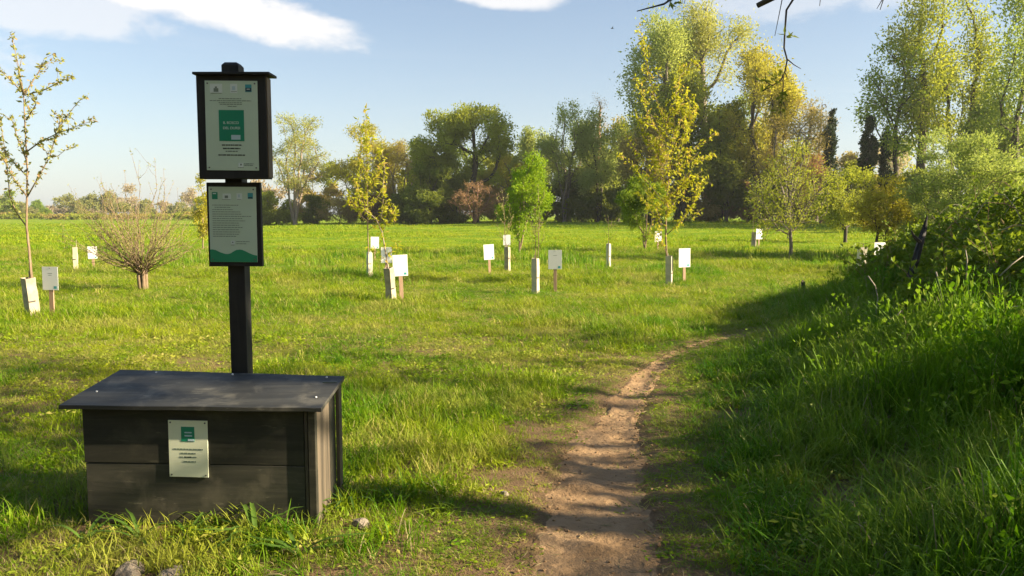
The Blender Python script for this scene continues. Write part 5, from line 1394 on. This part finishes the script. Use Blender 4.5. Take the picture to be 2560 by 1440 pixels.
# --- rank tall grass right of the path
PX = []; RO = []; SCL = []; ID = []
tallh = [herb_tuft('tall_herb', rg, 26, .36, .045, [M['grass_tall']]) for _ in range(3)]
prot = tall + tallb + tallh
for (y0, y1, dens, sc) in ((1.4, 5, 520, 1.0), (5, 9, 380, 1.05), (9, 17, 170, 1.25)):
    x, y = frustum_pts(rng, y0, y1, dens)
    t, d, s = tallness(x, y); n = len(x)
    cl = .5 + .5 * wav(x, y, 1.7, 2) + .4 * wav(x, y, 4.1, 1)
    keep = (s > 0) & (d > .04) & (rng.uniform(0, 1, n) < t * (.18 + .82 * sst(cl, .15, .85)) + .05 * (d < 1)) & (t > .02)
    keep &= ~((bramble_h(x, y) > .55) & (rng.uniform(0, 1, n) < .8))
    x, y, t, cl = x[keep], y[keep], t[keep], cl[keep]; n = len(x)
    idx = np.where(rng.uniform(0, 1, n) < .16, 6 + rng.randint(0, 3, n), rng.randint(0, 6, n))
    hb = rng.uniform(0, 1, n) < .02 + .10 * sst(wav(x, y, 1.3, 0), .2, .9) + .40 * sst(x - .3 * y, .8, 1.7) * sst(wav(x, y, 1.9, 2), -.3, .5); idx = np.where(hb, 9 + rng.randint(0, 3, n), idx)
    hs = (.30 + .75 * t) * (.60 + .75 * np.clip(cl, 0, 1.3)) * rng.uniform(.55, 1.3, n) * (1 + .35 * sst(x - .3 * y, .6, 2.0))
    PX.append(build(rng, x, y)); RO.append(rots(rng, n, .16)); ID.append(idx); SCL.append(np.stack([sc * np.ones(n), sc * np.ones(n), hs], 1))
# a few ranker tufts left of the path, round the box and out in the grass
n = 1100; x = rng.uniform(-5, 1.2, n); y = rng.uniform(2.6, 9.5, n); cl = wav(x, y, 1.1, 3) + .5 * wav(x, y, 3, 2)
d, s = path_sd(x, y)
k = clear(x, y) & (d > .15) & (s < 0) & ((cl > .75) | (((np.abs(x + 1.52) < .72) & (np.abs(y - 4.07) < .42)) & (rng.uniform(0, 1, n) < .55)))
x, y = x[k], y[k]; n = len(x)
PX.append(build(rng, x, y)); RO.append(rots(rng, n, .16)); ID.append(rng.randint(0, 6, n)); SCL.append(np.stack([np.ones(n), np.ones(n), rng.uniform(.20, .46, n)], 1))
scatter('tall_grass', 'tall rank grass growing right of the dirt path', 'grass', prot, np.vstack(PX), np.vstack(RO), np.vstack(SCL), np.concatenate(ID))

# --- crumbs of earth and dry bits on the path
n = 2600; i = rng.randint(0, len(PATHD), n); u = rng.uniform(-1, 1, n)
x = PATHD[i, 0] + u * PATHD[i, 2] * 1.15 + rng.normal(0, .02, n); y = PATHD[i, 1] + rng.normal(0, .05, n); k = (y > 2) & (y < 12); x, y = x[k], y[k]; n = len(x)
def crumb(name, rg, mat, sx, sy, sz):
    import bmesh
    bm = bmesh.new(); bmesh.ops.create_icosphere(bm, subdivisions=1, radius=1)
    for v in bm.verts: v.co = (v.co.x * sx * rg.uniform(.7, 1.2), v.co.y * sy * rg.uniform(.7, 1.2), v.co.z * sz * rg.uniform(.7, 1.2))
    me = bpy.data.meshes.new(name); bm.to_mesh(me); bm.free(); me.materials.append(mat); return bpy.data.objects.new(name, me)
cr = [crumb('crumb', rg, M['earth'], .009, .008, .006) for _ in range(3)] + [crumb('crumb_stalk', rg, straw, .028, .0016, .0016) for _ in range(2)]
scatter('path_debris', 'crumbs of earth and dry stalks scattered on the path', 'debris', cr, build(rng, x, y, .016), np.stack([rng.normal(0, .1, n), rng.normal(0, .1, n), rng.uniform(0, 6.28, n)], 1), np.repeat(rng.uniform(.5, 1.4, (n, 1)), 3, 1), rng.choice(5, n, p=[.17, .17, .16, .25, .25]))

# ================================================================== AIR
def make_haze():
    m = bpy.data.materials.new('thin_haze'); m.use_nodes = True; t = m.node_tree
    for n in list(t.nodes):
        if n.type == 'BSDF_PRINCIPLED': t.nodes.remove(n)
    v = t.nodes.new('ShaderNodeVolumePrincipled'); v.inputs['Color'].default_value = (.93, .96, 1, 1); v.inputs['Density'].default_value = .00028; v.inputs['Anisotropy'].default_value = .2
    t.links.new(v.outputs[0], t.nodes['Material Output'].inputs['Volume'])
    o = MB().box(-420, 420, -60, 420, -2.0, 42).build('haze', m); tag(o, kind='stuff')
    o['label'] = 'thin pale air over the whole meadow'; o['category'] = 'haze'
make_haze()
